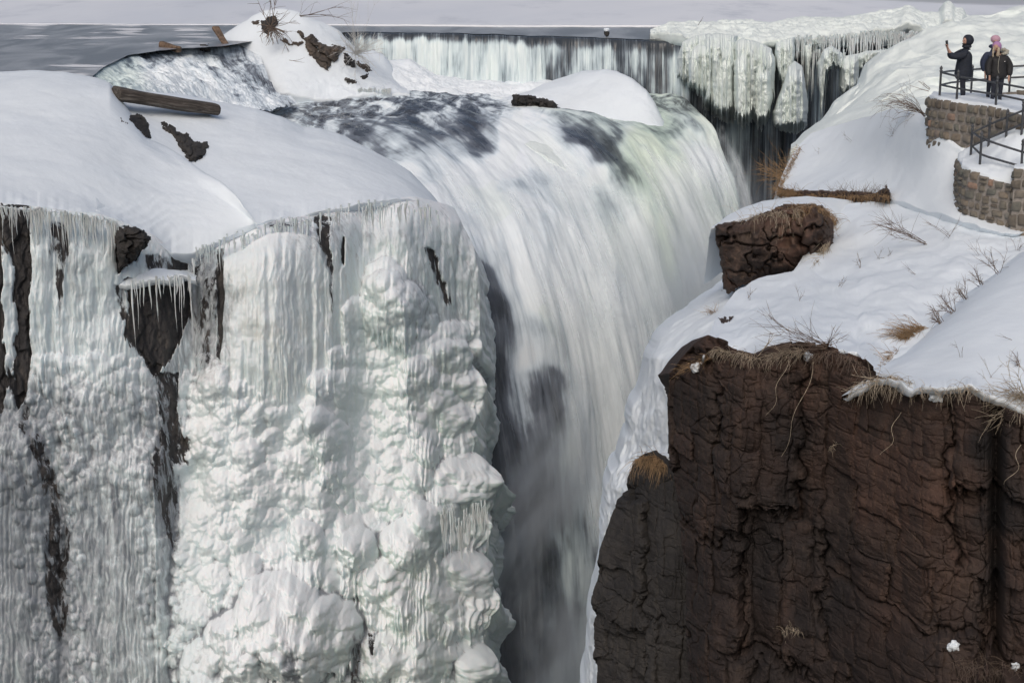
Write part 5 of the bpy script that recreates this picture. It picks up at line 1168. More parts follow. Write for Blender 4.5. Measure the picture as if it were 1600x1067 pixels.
def hand(px, py, pz, d, up, side, s=1.0):
    "chains of a bent-fingered hand at wrist p; d pointing, side = across the palm"
    p = np.array([px, py, pz]); d, up, side = map(np.array, (d, up, side)); ch = []
    palm = p+d*.085*s
    ch.append([(*p, .026*s), (*(p+d*.045*s), .034*s, .018*s), (*palm, .034*s, .016*s)])
    for i, (o_, l) in enumerate(((-.030, .058), (-.010, .068), (.011, .064), (.031, .050))):
        a = palm+side*o_*s; b = a+d*l*.5*s+up*.008*s; c = b+d*l*.30*s-up*.018*s; e = c+d*l*.12*s-up*.022*s
        ch.append([(*palm, .034*s, .016*s), (*a, .010*s), (*b, .0092*s), (*c, .0085*s), (*e, .0075*s)])
    t = p+d*.03*s; th = t-side*.035*s+d*.02*s
    ch.append([(*(p+d*.045*s), .034*s, .018*s), (*th, .012*s), (*(th-side*.012*s+d*.03*s-up*.01*s), .0105*s), (*(th-side*.006*s+d*.052*s-up*.018*s), .009*s)])
    return ch
def head_mesh(name, c, fdir, mat, parent, r=.098):
    "head with brow, nose, lips, chin, ears; fdir = facing angle in the horizontal plane, tilt in fdir[1]"
    n = 30; th = np.linspace(0, math.pi, n)[:, None]; ph = np.linspace(0, 2*math.pi, 2*n, endpoint=False)[None, :]
    P = np.stack(np.broadcast_arrays(np.sin(th)*np.cos(ph), np.sin(th)*np.sin(ph), np.cos(th)), -1)   # faces +x
    x, y, z = P[..., 0], P[..., 1], P[..., 2]
    P = P*np.array([.098, .078, .118])
    G = lambda y0, z0, sy, sz: np.exp(-((y-y0)/sy)**2-((z-z0)/sz)**2)*(x > 0)
    P[..., 0] += .030*G(0, -.12, .13, .18)+.010*G(0, -.48, .25, .08)+.012*G(0, -.80, .3, .15)-.012*(G(.34, .08, .16, .10)+G(-.34, .08, .16, .10))+.006*G(0, .25, .6, .1)
    P[..., 1] *= 1-.22*np.clip(-z, 0, 1); P[..., 1] += np.sign(y)*.014*np.exp(-((np.abs(y)-.98)/.12)**2-((x+.05)/.14)**2-((z)/.22)**2)
    az, el = fdir; R = Matrix.Rotation(az, 3, 'Z') @ Matrix.Rotation(-el, 3, 'Y'); R = np.array(R)
    P = P @ R.T*(r/.098)
    idx = np.arange(n*2*n).reshape(n, 2*n); idx = np.concatenate([idx, idx[:, :1]], 1)
    q = np.stack([idx[:-1, :-1], idx[1:, :-1], idx[1:, 1:], idx[:-1, 1:]], -1).reshape(-1, 4)
    o = link(name, mesh_np(name, P, q), mat, parent); o.location = c
    for s in (-1, 1):
        e = ball('eye', tuple(np.array(c)+np.array([.083, s*.031, .010]) @ R.T*(r/.098)), (.012, .014, .009), BEARD, parent, n=8)
    return R
def person(label, px, D, pyfeet):
    p = U(px, pyfeet, D); r = empty('person', V(p)); r.scale = (1.14, 1.14, 1.0); tag(r, label, 'person', 'people on the viewing platform'); return r
# man with raised phone, facing left
def man():
    r = person('man in dark navy hooded coat holding up a phone at the railing', 1500.5, 47.3, 156)
    legs = [[(.03, 0, .92, .15, .14), (.03, -.09, .80, .10), (.0, -.10, .47, .068), (.02, -.11, .10, .052), (-.03, -.115, .035, .045), (-.14, -.12, .03, .038)], [(.03, 0, .92, .15, .14), (.04, .09, .80, .10), (.06, .10, .47, .068), (.10, .11, .10, .052), (.06, .11, .035, .045), (-.05, .11, .03, .038)]]
    skin_obj('trousers', legs, JEANS, r)
    wr1, wr2 = (-.375, -.07, 1.37), (-.37, .03, 1.36)
    b = [[(.02, 0, .95, .10), (.05, 0, 1.25, .11), (.08, 0, 1.43, .055), (.09, 0, 1.52, .055)]]
    b += [[(.05, 0, 1.25, .11), (.05, -.15, 1.27, .035), (-.27, -.17, 1.17, .038), (*wr1, .026)]]+hand(*wr1, (-.25, .1, .96), (1, 0, .2), (.1, 1, 0))
    b += [[(.05, 0, 1.25, .11), (.05, .15, 1.27, .035), (-.26, .11, 1.15, .038), (*wr2, .026)]]+hand(*wr2, (-.3, -.1, .95), (1, 0, .2), (-.1, -1, 0))
    skin_obj('body', b, SKIN, r)
    coat = [[(.04, 0, .50, .23, .22), (.03, 0, .75, .26, .24), (.03, 0, 1.0, .25, .23), (.05, 0, 1.20, .235, .22), (.08, 0, 1.36, .12, .15), (.09, 0, 1.42, .085)],
            [(.05, 0, 1.20, .235, .22), (.04, -.18, 1.28, .12), (-.12, -.19, 1.20, .11), (-.27, -.17, 1.17, .095), (-.34, -.11, 1.29, .052)],
            [(.05, 0, 1.20, .235, .22), (.04, .18, 1.28, .12), (-.12, .15, 1.19, .11), (-.26, .11, 1.15, .095), (-.335, .055, 1.28, .052)]]
    skin_obj('coat', coat, NAVY, r)
    R = head_mesh('head', (.06, -.01, 1.595), (math.radians(205), .05), SKIN, r)
    ball('beard', (.005, -.035, 1.518), (.052, .055, .030), BEARD, r, 3, .2)
    hood = blob_mesh('hood', (.135, .13, .155), 24, lambda Q: .06*fbm3(Q, .7, 4, 3)-.42*np.exp(-((Q[..., 0]+.92)**2+(Q[..., 1]+.32)**2+(Q[..., 2]+.12)**2)/.30)); o = link('hood', hood, NAVY, r); o.location = (.10, .0, 1.615)
    ball('collar', (.075, 0, 1.45), (.115, .12, .06), NAVY, r, 6, .1)
    p = V(np.array(r.location)+np.array([-.473, -.034, 1.535]))
    bm = bmesh.new(); bmesh.ops.create_cube(bm, size=1); bmesh.ops.scale(bm, vec=(.078, .010, .155), verts=bm.verts); bmesh.ops.bevel(bm, geom=bm.edges[:], offset=.004, segments=2, affect='EDGES')
    me = bpy.data.meshes.new('phone'); bm.to_mesh(me); bm.free(); ph = link('phone', me, PHONE); ph.location = p; ph.rotation_euler = (math.radians(-8), math.radians(-6), math.radians(20)); tag(ph, 'black phone held up in the hands of the bearded man', 'phone')
    s = ball('camera_lens', (-.018, -.006, .055), (.014, .004, .014), IRON, ph, n=8)
man()
def woman():
    r = person('woman in black coat and purple knit hat with long blond hair', 1556, 46.4, 161)
    legs = [[(0, 0, .88, .15, .13), (-.08, 0, .78, .095), (-.085, -.02, .45, .062), (-.09, .02, .09, .045), (-.10, -.04, .035, .04), (-.11, -.13, .03, .034)], [(0, 0, .88, .15, .13), (.08, 0, .78, .095), (.085, -.02, .45, .062), (.09, .02, .09, .045), (.10, -.04, .035, .04), (.11, -.13, .03, .034)]]
    skin_obj('trousers', legs, JEANS, r)
    w1, w2 = (-.215, -.10, .70), (.235, -.10, .68)
    b = [[(0, 0, .9, .09), (0, 0, 1.2, .10), (-.04, -.02, 1.36, .05), (-.08, -.05, 1.44, .048)]]
    b += [[(0, 0, 1.2, .10), (-.15, 0, 1.19, .03), (-.24, -.02, .97, .036), (*w1, .024)]]+hand(*w1, (0, -.1, -1), (0, -1, .1), (.2, -1, 0), .9)
    b += [[(0, 0, 1.2, .10), (.15, 0, 1.19, .03), (.27, -.02, .96, .036), (*w2, .024)]]+hand(*w2, (0, -.1, -1), (0, -1, .1), (-.2, -1, 0), .9)
    skin_obj('body', b, SKIN, r)
    coat = [[(0, 0, .62, .25, .19), (0, 0, .82, .25, .19), (0, 0, 1.02, .235, .18), (0, 0, 1.17, .225, .18), (-.01, -.01, 1.30, .11, .11), (-.02, -.02, 1.37, .075)],
            [(0, 0, 1.17, .225, .18), (-.17, 0, 1.20, .105), (-.245, -.01, 1.0, .095), (-.235, -.08, .72, .075)], [(0, 0, 1.17, .225, .18), (.17, 0, 1.20, .105), (.27, -.01, .98, .095), (.25, -.08, .72, .075)]]
    skin_obj('coat', coat, BLACK, r)
    head_mesh('head', (-.10, -.07, 1.485), (math.radians(245), -.35), SKIN, r, .092)
    hat = blob_mesh('hat', (.108, .112, .135), 26, lambda Q: .04*fbm3(Q, .5, 8, 3)-.34*np.exp(-((Q[..., 0]+.45)**2+(Q[..., 1]+.80)**2+(Q[..., 2]+.42)**2)/.25)); o = link('hat', hat, PURPLE, r); o.location = (-.075, -.035, 1.52); o.rotation_euler = (.25, -.2, 0)
    L = []
    for i in range(46):
        a = random.uniform(0, 1); s = -1 if i % 2 else 1; x0 = -.115+s*.05+random.uniform(-.018, .018); k = np.linspace(0, 1, 7)
        L.append((np.stack([x0+s*.01*np.sin(k*3)-.02*k+random.uniform(-.012, .012)*k, -.145-.02*np.sin(k*2)+random.uniform(-.02, .02), 1.50-(.19+.08*a)*k], -1), .009*(1-k*.6)))
    link('hair', tubes_mesh('hair', L, 5), BLOND, r)
    fur = [(np.stack([.03+.17*np.cos(t), .06+.05*np.sin(t*2)+0*t, 1.36+.06*np.sin(t)], -1), .05+.012*np.sin(t*9)) for t in [np.linspace(-1.4, 1.9, 14)]]
    link('fur_collar', tubes_mesh('fur_collar', fur, 10), FUR, r)
    z = [(np.array([[-.03, -.165, 1.27], [-.055, -.172, 1.1], [-.05, -.175, .9], [-.02, -.17, .8]]), .006)]
    link('zip', tubes_mesh('zip', z, 5), FUR, r)
    ball('badge', (.10, -.155, 1.12), (.012, .006, .010), WHITE, r, n=8); ball('badge', (.235, -.065, 1.14), (.012, .014, .016), WHITE, r, n=8)
woman()
def friend():
    r = person('person in dark blue coat and pale pink hat, mostly hidden behind the woman', 1549, 47.1, 157)
    skin_obj('trousers', [[(0, 0, .9, .14), (-.08, 0, .8, .09), (-.085, 0, .45, .06), (-.09, 0, .06, .045), (-.09, -.1, .03, .035)], [(0, 0, .9, .14), (.08, 0, .8, .09), (.085, 0, .45, .06), (.09, 0, .06, .045), (.09, -.1, .03, .035)]], JEANS, r)
    w1 = (-.21, -.09, .72); w2 = (.21, -.09, .72)
    skin_obj('body', [[(0, 0, .95, .10), (0, 0, 1.3, .10), (0, 0, 1.46, .05), (0, 0, 1.52, .05)], [(0, 0, 1.3, .10), (-.15, 0, 1.26, .03), (-.24, 0, 1.0, .036), (*w1, .024)], [(0, 0, 1.3, .10), (.15, 0, 1.26, .03), (.24, 0, 1.0, .036), (*w2, .024)]]+hand(*w1, (0, -.1, -1), (0, -1, .1), (.2, -1, 0), .9)+hand(*w2, (0, -.1, -1), (0, -1, .1), (-.2, -1, 0), .9), SKIN, r)
    skin_obj('coat', [[(0, 0, .62, .24, .19), (0, 0, .95, .24, .18), (0, 0, 1.24, .22, .17), (0, 0, 1.38, .10), (0, 0, 1.45, .075)], [(0, 0, 1.24, .22, .17), (-.165, 0, 1.27, .105), (-.26, 0, 1.03, .095), (-.235, -.06, .78, .058)], [(0, 0, 1.24, .22, .17), (.165, 0, 1.27, .105), (.25, 0, 1.03, .095), (.235, -.06, .78, .058)]], BLUE, r)
    head_mesh('head', (0, -.03, 1.60), (math.radians(255), -.1), SKIN, r, .095)
    ball('hat', (.0, .0, 1.655), (.115, .12, .11), PINK, r, 4, .05, 22); ball('collar', (-.03, 0, 1.46), (.12, .11, .06), BLUE, r, 5, .1)
friend()

# ---------------------------------------------------------------- driftwood
WOOD = M_('weathered_wood'); 
def _wood():
    m = WOOD; c = m.coord((1.2, 14, 14)); n = m.noise(c, 1.0, 6, .65, .5); n2 = m.noise(m.coord((.5, 5, 5)), 1, 4, .6)
    k = m.ramp(m.maprange(n, .3, .7), [(0, (.022, .019, .017)), (.5, (.055, .047, .041)), (1, (.15, .135, .12))]); k = m.mix(m.maprange(n2, .5, .7), k, (.05, .04, .035)); m.set(Base_Color=k, Roughness=.9); m.bump(n, .8, .05)
_wood()
BARK = mat_plain('brown_driftwood', (0.14, 0.095, 0.065), .9, .5, 5, bump=.7, bd=.04)
def log(name, label, a, b, r, mat, seed, squash=1.0, n=60, ragged=.1):
    A, B = U(*a), U(*b); Lg = np.linalg.norm(B-A); k = np.linspace(0, 1, n)[:, None]; t = np.linspace(0, 2*math.pi, 28, endpoint=False)[None, :]
    e = np.minimum(np.minimum(k/.03, (1-k)/.015), 1)**.5
    rr = r*(1-.18*k+.0*t)*e*(1+ragged*vn2(k*3+seed, np.cos(t)*1.5+np.sin(t)*.7, seed)+.05*vn2(k*2, t*4, seed+2))
    sq = lambda q: np.sign(q)*np.abs(q)**.55
    X = k*Lg+.25*np.cos(t+seed)*np.where(k > .9, 1, 0)*(k-.9)*10*r+0*t; P = np.stack([X, rr*sq(np.cos(t)), rr*sq(np.sin(t))*squash], -1)
    o = grid(name, P, mat, wrap=True); o.location = V(A); o.rotation_euler = V(B-A).to_track_quat('X', 'Z').to_euler(); return tag(o, label, 'log')
dA, dB = hitD(186, 158), hitD(330, 184)
log('driftwood_log', 'big weathered squared log lying on the snow drift at upper left', (176, 146, dA+.35), (338, 172, dB+.25), .52, WOOD.m, 3, .62)
log('driftwood_log', 'short brown log end sticking out of the spillway at its crest', (252, 70, 109.5), (280, 78, 108), .22, BARK, 5)
log('driftwood_log', 'tilted brown plank standing at the left foot of the snow mound', (336, 43, 114.5), (354, 72, 112.2), .24, BARK, 7, .5)

# ---------------------------------------------------------------- plants
def twigs(n, ln, dirv, spread, rad, seed, curl=.3, sub=3, up=0.0, droop=0.0, seg=7):
    "branching twigs from the origin"
    R = np.random.default_rng(seed); L = []; dirv = np.array(dirv, float)
    def grow(p, d, l, r, lvl):
        pts = [p]; d = d/np.linalg.norm(d)
        c = R.normal(0, curl, 3)
        for i in range(seg):
            d = d+c*.12+R.normal(0, curl*.18, 3)+np.array([0, 0, (up-droop*(i/seg))*.2]); d /= np.linalg.norm(d); pts.append(pts[-1]+d*l/seg)
        L.append((np.array(pts), r*np.linspace(1, .35, seg+1)))
        if lvl > 0:
            for _ in range(sub):
                j = R.integers(2, seg); d2 = (pts[j]-pts[j-1]); d2 = d2/np.linalg.norm(d2)+R.normal(0, .55, 3)
                grow(pts[j], d2, l*R.uniform(.3, .6), r*.6, lvl-1)
    for _ in range(n):
        d = dirv+R.normal(0, spread, 3); grow(R.normal(0, .03, 3), d, R.uniform(*ln), rad, 1 if sub else 0)
    return L
def plant(name, label, cat, at_, mat, lines, group=None, root_h=None, kind=None):
    p, n_ = hit(*at_) if len(at_) == 2 else (U(*at_), None)
    me = tubes_mesh(name, lines, 3); o = link(name, me, mat); o.location = V(p); return tag(o, label, cat, group, kind)
def tuft(name, label, pts, mat, n, ln, rad, seed, dirv=(0, -.3, -.2), spread=.5, droop=1.2, cat='grass tuft', jit=3.0, up=.0, mats=None, lift=.0):
    "grass blades rooted along a run of photo points"
    R = np.random.default_rng(seed); L = []; roots = []
    xs = np.linspace(0, len(pts)-1, max(6, n//12))
    for t in xs:
        i = min(int(t), len(pts)-2); f = t-i; q = np.array(pts[i])*(1-f)+np.array(pts[i+1])*f
        roots.append(hit(q[0], q[1])[0])
    roots = np.array(roots); md = np.median(roots[:, 1])
    roots = roots[np.abs(roots[:, 1]-md) < 3.5] if (np.abs(roots[:, 1]-md) < 3.5).sum() > 2 else roots
    o0 = roots.mean(0)
    for _ in range(n):
        p = roots[R.integers(len(roots))]+R.normal(0, jit*.016, 3)*np.array([1, .6, .4])+np.array([0, 0, lift]); d = np.array(dirv)+R.normal(0, spread, 3); d /= np.linalg.norm(d); l = R.uniform(*ln); pts_ = [p]
        for i in range(6):
            d = d+np.array([0, 0, (-droop*(i/6)+up)*.35])+R.normal(0, .10, 3); d /= np.linalg.norm(d); pts_.append(pts_[-1]+d*l/6)
        L.append((np.array(pts_)-o0, rad*R.uniform(.6, 1.3)*np.linspace(1, .3, 7)))
    me = tubes_mesh(name, L, 3); o = link(name, me, mat); o.location = V(o0); return tag(o, label, cat)
plant('shrub', 'frosted pale shrub on the right shoulder of the tall snow mound', 'shrub', (556, 84, 112.6), FROST, twigs(60, (.9, 2.2), (.25, -.3, .25), .55, .018, 3, .4, 4)+twigs(7, (2.4, 4.2), (.05, 0, 1.0), .22, .014, 4, .2, 3, up=.3))
plant('shrub', 'dark tangle of roots and twigs on top of the snow mound', 'tree roots', (423, 42, 113.0), TWIG, twigs(26, (.7, 1.6), (.3, -.3, -.55), .55, .038, 7, .4, 3, droop=.6)+twigs(4, (1.6, 2.4), (-.1, 0, 1), .25, .030, 8, .3, 4)+twigs(5, (1.2, 2.2), (.9, -.1, -.1), .35, .025, 9, .4, 2, droop=.5))
plant('branch', 'thin bare branches arching out behind the top of the snow mound', 'branch', (468, 25, 113.5), TWIG, twigs(5, (2.2, 3.4), (1, .2, .10), .12, .022, 12, .35, 2, droop=.5)+twigs(2, (1.2, 2.0), (.6, .2, .7), .15, .012, 13, .4, 1, droop=1.2))
plant('branch', 'small bare twig lying on the front of the snow mound', 'branch', (452, 95, 111.2), TWIG, twigs(2, (.9, 1.1), (1, 0, -.3), .15, .018, 15, .35, 1))
plant('branch', 'single thin twig poking up from the icy crest of the dam', 'branch', (1090, 40, 114.5), TWIG, twigs(1, (.6, .7), (.6, 0, .8), .1, .02, 16, .2, 1))
plant('shrub', 'bare brown bush leaning over the dark chasm', 'shrub', (1243, 282, 58.5), GRASS, twigs(30, (.7, 1.7), (-1, 0, .35), .38, .009, 17, .3, 4)+twigs(10, (.6, 1.1), (-.8, 0, .9), .3, .007, 18, .3, 3))
plant('shrub', 'arching bare bush on the snow left of the upper stone wall', 'shrub', (1444, 182, 49.5), TWIG, twigs(26, (.8, 1.6), (-1, 0, .75), .28, .008, 19, .25, 3, droop=1.6))
plant('branch', 'two dark twigs beside the left end of the upper stone wall', 'branch', (1452, 140, 50.5), TWIG, twigs(3, (.4, .7), (-1, 0, .6), .15, .012, 20, .2, 1))
tuft('dry_grass', 'fringe of dry brown grass along the lower edge of the rounded slope', [(1216, 301), (1260, 304), (1310, 306), (1350, 306), (1386, 306)], GRASS, 520, (.12, .42), .006, 21, (0, -.8, -.3), .55, 1.2, jit=4)
tuft('dry_grass', 'dark weeds above the grass fringe of the rounded slope', [(1300, 300), (1345, 302), (1384, 300)], TWIG, 120, (.15, .5), .005, 22, (-.2, -.3, .8), .45, .4)
tuft('dry_grass', 'bunch of tan grass at the left tip of the rounded slope', [(1222, 290), (1236, 262), (1250, 235)], GRASS, 220, (.15, .5), .007, 23, (-.4, -.4, .4), .4, 1.0)
tuft('dry_grass', 'tan grass cascading over the right side of the rock outcrop', [(1235, 326), (1265, 322), (1290, 328), (1304, 345), (1306, 372)], GRASS, 520, (.2, .6), .006, 24, (-.1, -.6, -.5), .5, 1.0, jit=5)
tuft('dry_grass', 'pale tangle of vines over the front of the rock outcrop', [(1160, 345), (1185, 338), (1215, 332), (1250, 326)], PALEGRASS, 240, (.3, .9), .005, 25, (0, -.7, -.3), .6, 1.3, jit=4)
tuft('dry_grass', 'pale grass hanging down at the lower right corner of the outcrop', [(1276, 412), (1288, 395), (1292, 378)], PALEGRASS, 160, (.2, .6), .006, 26, (-.2, -.5, -.5), .3, .6)
plant('weed', 'large dead weed lying over the snow below the lower stone wall', 'weed', (1448, 382), TWIG, twigs(7, (1.0, 1.7), (-1, -.1, .35), .22, .009, 27, .2, 7))
plant('weed', 'faint dead weed standing in the snow right of the large one', 'weed', (1482, 372), TWIG, twigs(4, (.4, .7), (-.5, -.1, .8), .35, .006, 28, .2, 5))
plant('weed', 'small dead weed standing alone in the middle of the wide snow slope', 'weed', (1344, 419), TWIG, twigs(3, (.2, .35), (-.2, 0, 1), .3, .008, 29, .2, 4))
for i, (x, y, s) in enumerate([(1372, 405, .35), (1390, 400, .25), (1310, 448, .3)]):
    plant('weed', ['sparse row of short stems left of the large dead weed', 'short thin stem just right of the sparse row', 'barely visible stems in the snow under the outcrop'][i], 'weed', (x, y), TWIG, twigs(4, (s*.6, s), (.3, 0, .8), .4, .005, 40+i, .2, 2))
for i, (x, y, s, n) in enumerate([(1560, 428, .9, 5), (1535, 445, .55, 7), (1510, 468, .5, 8), (1490, 488, .5, 10), (1470, 505, .45, 10)]):
    plant('weed', ['tall dark weed at the top of the crease between the two near slopes', 'second weed down the crease between the near slopes', 'third weed, halfway down the crease between the near slopes', 'thick leafy weed low in the crease', 'reddish weed directly above the tan grass tuft'][i], 'weed', (x, y), TWIG, twigs(n, (s*.5, s), (-.6, -.1, .8), .4, .008, 50+i, .3, 6))
tuft('dry_grass', 'thick tan grass tuft in the crease above the cliff edge', [(1444, 512), (1425, 522), (1410, 530)], GRASS, 420, (.4, .85), .006, 31, (-.7, -.4, .05), .25, .8, jit=3)
tuft('dry_grass', 'thin tan stalks where the two near slopes meet the cliff', [(1400, 548), (1385, 562), (1368, 580)], GRASS, 130, (.2, .6), .005, 32, (-.8, -.5, .0), .3, .8)
plant('weed', 'snowy fallen twigs on the cliff edge below the wide slope', 'weed', (1292, 541), TWIG, twigs(16, (.6, 1.35), (-1, -.15, .18), .22, .008, 33, .25, 4)+twigs(8, (.2, .5), (.2, -.3, .7), .4, .007, 34, .3, 4))
plant('branch', 'forked pale stick leaning on the cliff edge', 'branch', (1180, 562), PALEGRASS, twigs(2, (.5, .8), (.75, -.2, .7), .12, .012, 35, .15, 1))
tuft('dry_grass', 'pale curled grass on the cliff edge below the fallen twigs', [(1205, 556), (1235, 550), (1262, 548)], PALEGRASS, 130, (.15, .5), .005, 36, (-.7, -.6, .0), .45, 1.0)
tuft('dry_grass', 'tan grass overhanging the cliff under the nearest slope', [(1345, 603), (1375, 592), (1400, 590), (1425, 600)], PALEGRASS, 210, (.2, .6), .005, 37, (-.4, -.8, -.1), .45, 1.3, jit=3)
plant('branch', 'pale bare branch reaching left from below the nearest slope', 'branch', (1372, 596), PALEGRASS, twigs(3, (.5, .8), (-1, -.3, .05), .2, .010, 38, .25, 4, droop=.3))
tuft('dry_grass', 'row of curled stems along the edge of the nearest slope', [(1440, 606), (1480, 610), (1510, 606), (1545, 616)], PALEGRASS, 90, (.2, .5), .005, 39, (-.3, -.8, .1), .4, 1.6)
plant('shrub', 'snowy tangled bush overhanging the cliff at the right edge', 'shrub', (1602, 622), PALEGRASS, twigs(70, (.3, .9), (-.7, -.6, .05), .5, .007, 60, .4, 4, droop=.5))
plant('weed', 'small dark weed in the snow above the tangled bush', 'weed', (1592, 572), TWIG, twigs(6, (.15, .35), (-.3, 0, .6), .5, .007, 61, .3, 4))
plant('branch', 'single curved stem in the snow of the nearest slope', 'branch', (1582, 530), TWIG, twigs(1, (.35, .4), (-1, -.1, .5), .1, .006, 62, .3, 1))
tuft('dry_grass', 'brown grass crowning the dark buttress', [(990, 722), (1008, 714), (1025, 714), (1040, 726)], GRASS, 380, (.2, .7), .007, 63, (.0, -.5, -.3), .35, 1.2)
tuft('dry_grass', 'reddish grass at the corner where the cliff meets the snow', [(1070, 580), (1090, 568), (1110, 560)], GRASS, 60, (.2, .55), .005, 64, (-.7, -.5, .1), .3, .7)
tuft('dry_grass', 'wisp of grass on the snow left of the outcrop corner', [(1110, 492), (1118, 488)], GRASS, 40, (.15, .4), .005, 65, (-.4, -.3, .6), .4, .6)
tuft('dry_grass', 'small grass clump on the bare cliff face below its middle', [(1222, 985), (1234, 978), (1246, 984)], PALEGRASS, 60, (.1, .32), .004, 66, (.0, -.8, .1), .4, 1.0)
tuft('dry_grass', 'small dry clump high on the bare cliff face', [(1300, 700), (1308, 695)], PALEGRASS, 40, (.08, .25), .004, 67, (.0, -.8, .2), .5, 1.0)
tuft('dry_grass', 'dark twiggy growth on the cliff at the lower right corner', [(1505, 1030), (1530, 1040), (1560, 1048), (1595, 1045)], TWIG, 240, (.2, .55), .004, 68, (-.3, -.8, .1), .5, .8, jit=8)
R5 = np.random.default_rng(9)
for i, (x, y, l) in enumerate([(1268, 562, 1.9), (1226, 560, 1.1), (1400, 640, .8), (1590, 690, .7)]):
    p, _ = hit(x, y); k = np.linspace(0, 1, 14); o0 = p+np.array([0, -.12, 0])
    q = np.stack([-.30*l*k+.06*np.sin(k*9+i), -.06-.16*np.sin(k*3), -l*k], -1)
    o = link('vine', tubes_mesh('vine', [(q, .006*(1-.5*k))], 4), PALEGRASS); o.location = V(o0)
    tag(o, ['long pale vine hanging down the cliff face', 'thin vine left of the long pale one', 'short pale stem on the cliff below the nearest slope', 'thin stem on the cliff at the right edge'][i], 'vine')
for i, (x, y, s) in enumerate([(1490, 1008, .10), (1586, 1040, .07), (1088, 573, .11), (1462, 618, .12)]):
    p, _ = hit(x, y); o = link('snow_clump', blob_mesh('snow_clump', (s, s*.8, s*.9), 26, lambda Q, i=i: .9*fbm3(Q, .55, 70+i, 5)), SNOW); o.location = V(p+np.array([0, -.03, 0]))
    tag(o, ['small snow clump on the cliff near the lower right corner', 'tiny snow clump among the twigs at the lower right corner', 'snow clump lodged at the upper left corner of the cliff', 'tongue of snow hanging from the edge of the nearest slope'][i], 'snow clump')
p = U(948, 52, 118.6); o = link('boulder', blob_mesh('boulder', (.19, .2, .24), 16, lambda Q: .3*fbm3(Q, .7, 5, 4)), DARK); o.location = V(p); tag(o, 'small snow topped stone standing on the dam crest', 'boulder')
o = link('snow_clump', blob_mesh('snow_clump', (.21, .21, .14), 16, lambda Q: .2*fbm3(Q, .7, 6, 4)), SNOW, o); o.location = (0, -.02, .21)

R6 = np.random.default_rng(12)
SPOT = [((1170, 470), 'lone stem low on the left of the wide snow slope'), ((1205, 500), 'pair of thin stems above the cliff edge on the wide slope'), ((1280, 240), 'thin stems high on the rounded slope near its left edge'), ((1330, 222), 'row of thin stems near the top of the rounded slope'), ((1395, 212), 'small stem below the arching bare bush'), ((1492, 300), 'wispy stems against the left end of the lower wall'), ((1530, 400), 'forked stem below the lower stone wall'), ((1590, 392), 'tall thin stems at the right edge under the stone pier'), ((1430, 430), 'tiny stem in the open snow right of the lone small weed'), ((1500, 560), 'curled stem near the edge of the nearest slope'), ((1545, 590), 'bent stems close to the tangled bush'), ((1250, 470), 'two tiny stems in the middle of the wide snow slope')]
for i, ((x, y), lab) in enumerate(SPOT):
    plant('weed', lab, 'weed', (x, y), TWIG, twigs(int(R6.integers(2, 6)), (.15, .45), (R6.uniform(-.6, .2), -.1, .8), .35, .0045, 80+i, .3, 3))

tuft('dry_grass', 'matted pale grass along the cliff edge left of the fallen twigs', [(1118, 545), (1140, 549), (1165, 553), (1182, 560)], PALEGRASS, 170, (.12, .4), .005, 91, (-.3, -.7, -.2), .5, 1.2)
tuft('dry_grass', 'brown roots dangling under the cliff edge right of the fallen twigs', [(1268, 555), (1300, 548), (1335, 560), (1358, 580)], TWIG, 200, (.12, .45), .005, 92, (-.2, -.7, -.4), .5, 1.0)
tuft('dry_grass', 'tan brush along the left end of the bare earth strip', [(1216, 298), (1228, 302), (1250, 303)], GRASS, 260, (.2, .6), .006, 93, (-.5, -.4, .3), .5, .8)
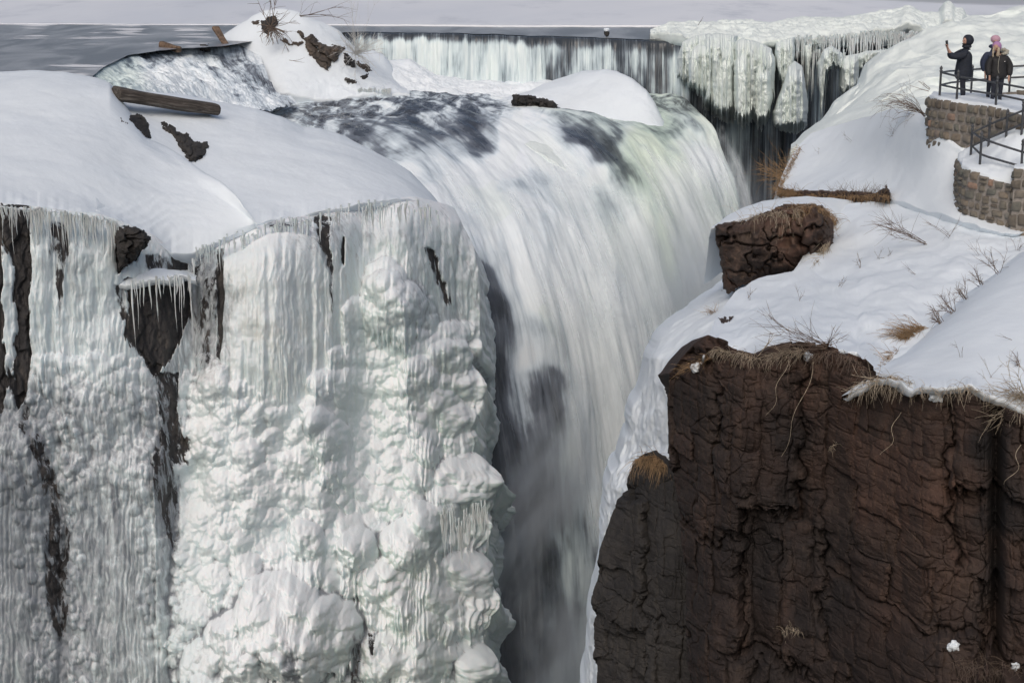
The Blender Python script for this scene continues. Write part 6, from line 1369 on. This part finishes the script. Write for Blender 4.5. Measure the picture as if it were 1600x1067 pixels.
# ---------------------------------------------------------------- spray hanging in the gorge
def mist():
    bm = bmesh.new(); bmesh.ops.create_icosphere(bm, subdivisions=4, radius=1)
    for v in bm.verts: v.co *= 1+.12*math.sin(v.co.x*4+v.co.z*3)*math.cos(v.co.y*5)
    me = bpy.data.meshes.new('mist'); bm.to_mesh(me); bm.free()
    m = bpy.data.materials.new('spray_mist'); m.use_nodes = True; n = m.node_tree.nodes; l = m.node_tree.links; n.remove(n['Principled BSDF'])
    v = n.new('ShaderNodeVolumePrincipled'); v.inputs['Color'].default_value = (.86, .9, .95, 1); v.inputs['Anisotropy'].default_value = .2
    tc = n.new('ShaderNodeTexCoord'); ln = n.new('ShaderNodeVectorMath'); ln.operation = 'LENGTH'; l.new(tc.outputs['Object'], ln.inputs[0])
    mr = n.new('ShaderNodeMapRange'); mr.interpolation_type = 'SMOOTHSTEP'; l.new(ln.outputs['Value'], mr.inputs[0]); mr.inputs[1].default_value = .95; mr.inputs[2].default_value = .1; mr.inputs[3].default_value = 0; mr.inputs[4].default_value = 1
    ns = n.new('ShaderNodeTexNoise'); l.new(tc.outputs['Object'], ns.inputs['Vector']); ns.inputs['Scale'].default_value = 2.6; ns.inputs['Detail'].default_value = 3
    mp = n.new('ShaderNodeMapRange'); l.new(ns.outputs['Fac'], mp.inputs[0]); mp.inputs[1].default_value = .38; mp.inputs[2].default_value = .66
    mu = n.new('ShaderNodeMath'); mu.operation = 'MULTIPLY'; l.new(mr.outputs[0], mu.inputs[0]); l.new(mp.outputs[0], mu.inputs[1])
    m2 = n.new('ShaderNodeMath'); m2.operation = 'MULTIPLY'; l.new(mu.outputs[0], m2.inputs[0]); m2.inputs[1].default_value = DENS
    l.new(m2.outputs[0], v.inputs['Density']); l.new(v.outputs[0], n['Material Output'].inputs['Volume'])
    for i, (px, py, D, r, lab) in enumerate([(866, 1040, 79.6, (4.6, 3.4, 7.0), 'pale spray mist boiling up at the bottom of the gorge'), (1060, 560, 89, (7.5, 4.5, 13), 'thin mist drifting in front of the right side of the fall'), (835, 800, 79.0, (3.6, 2.6, 10.0), 'tall thin plume of spray in the dark gap beside the ice wall')]):
        o = bpy.data.objects.new('mist', me); COL.objects.link(o); o.location = V(U(px, py, D)); o.scale = r
        if i == 0: me.materials.append(m)
        o.rotation_euler = (.1*i, .3*i, .5*i); tag(o, lab, 'mist', kind='stuff')
DENS = .85
mist()
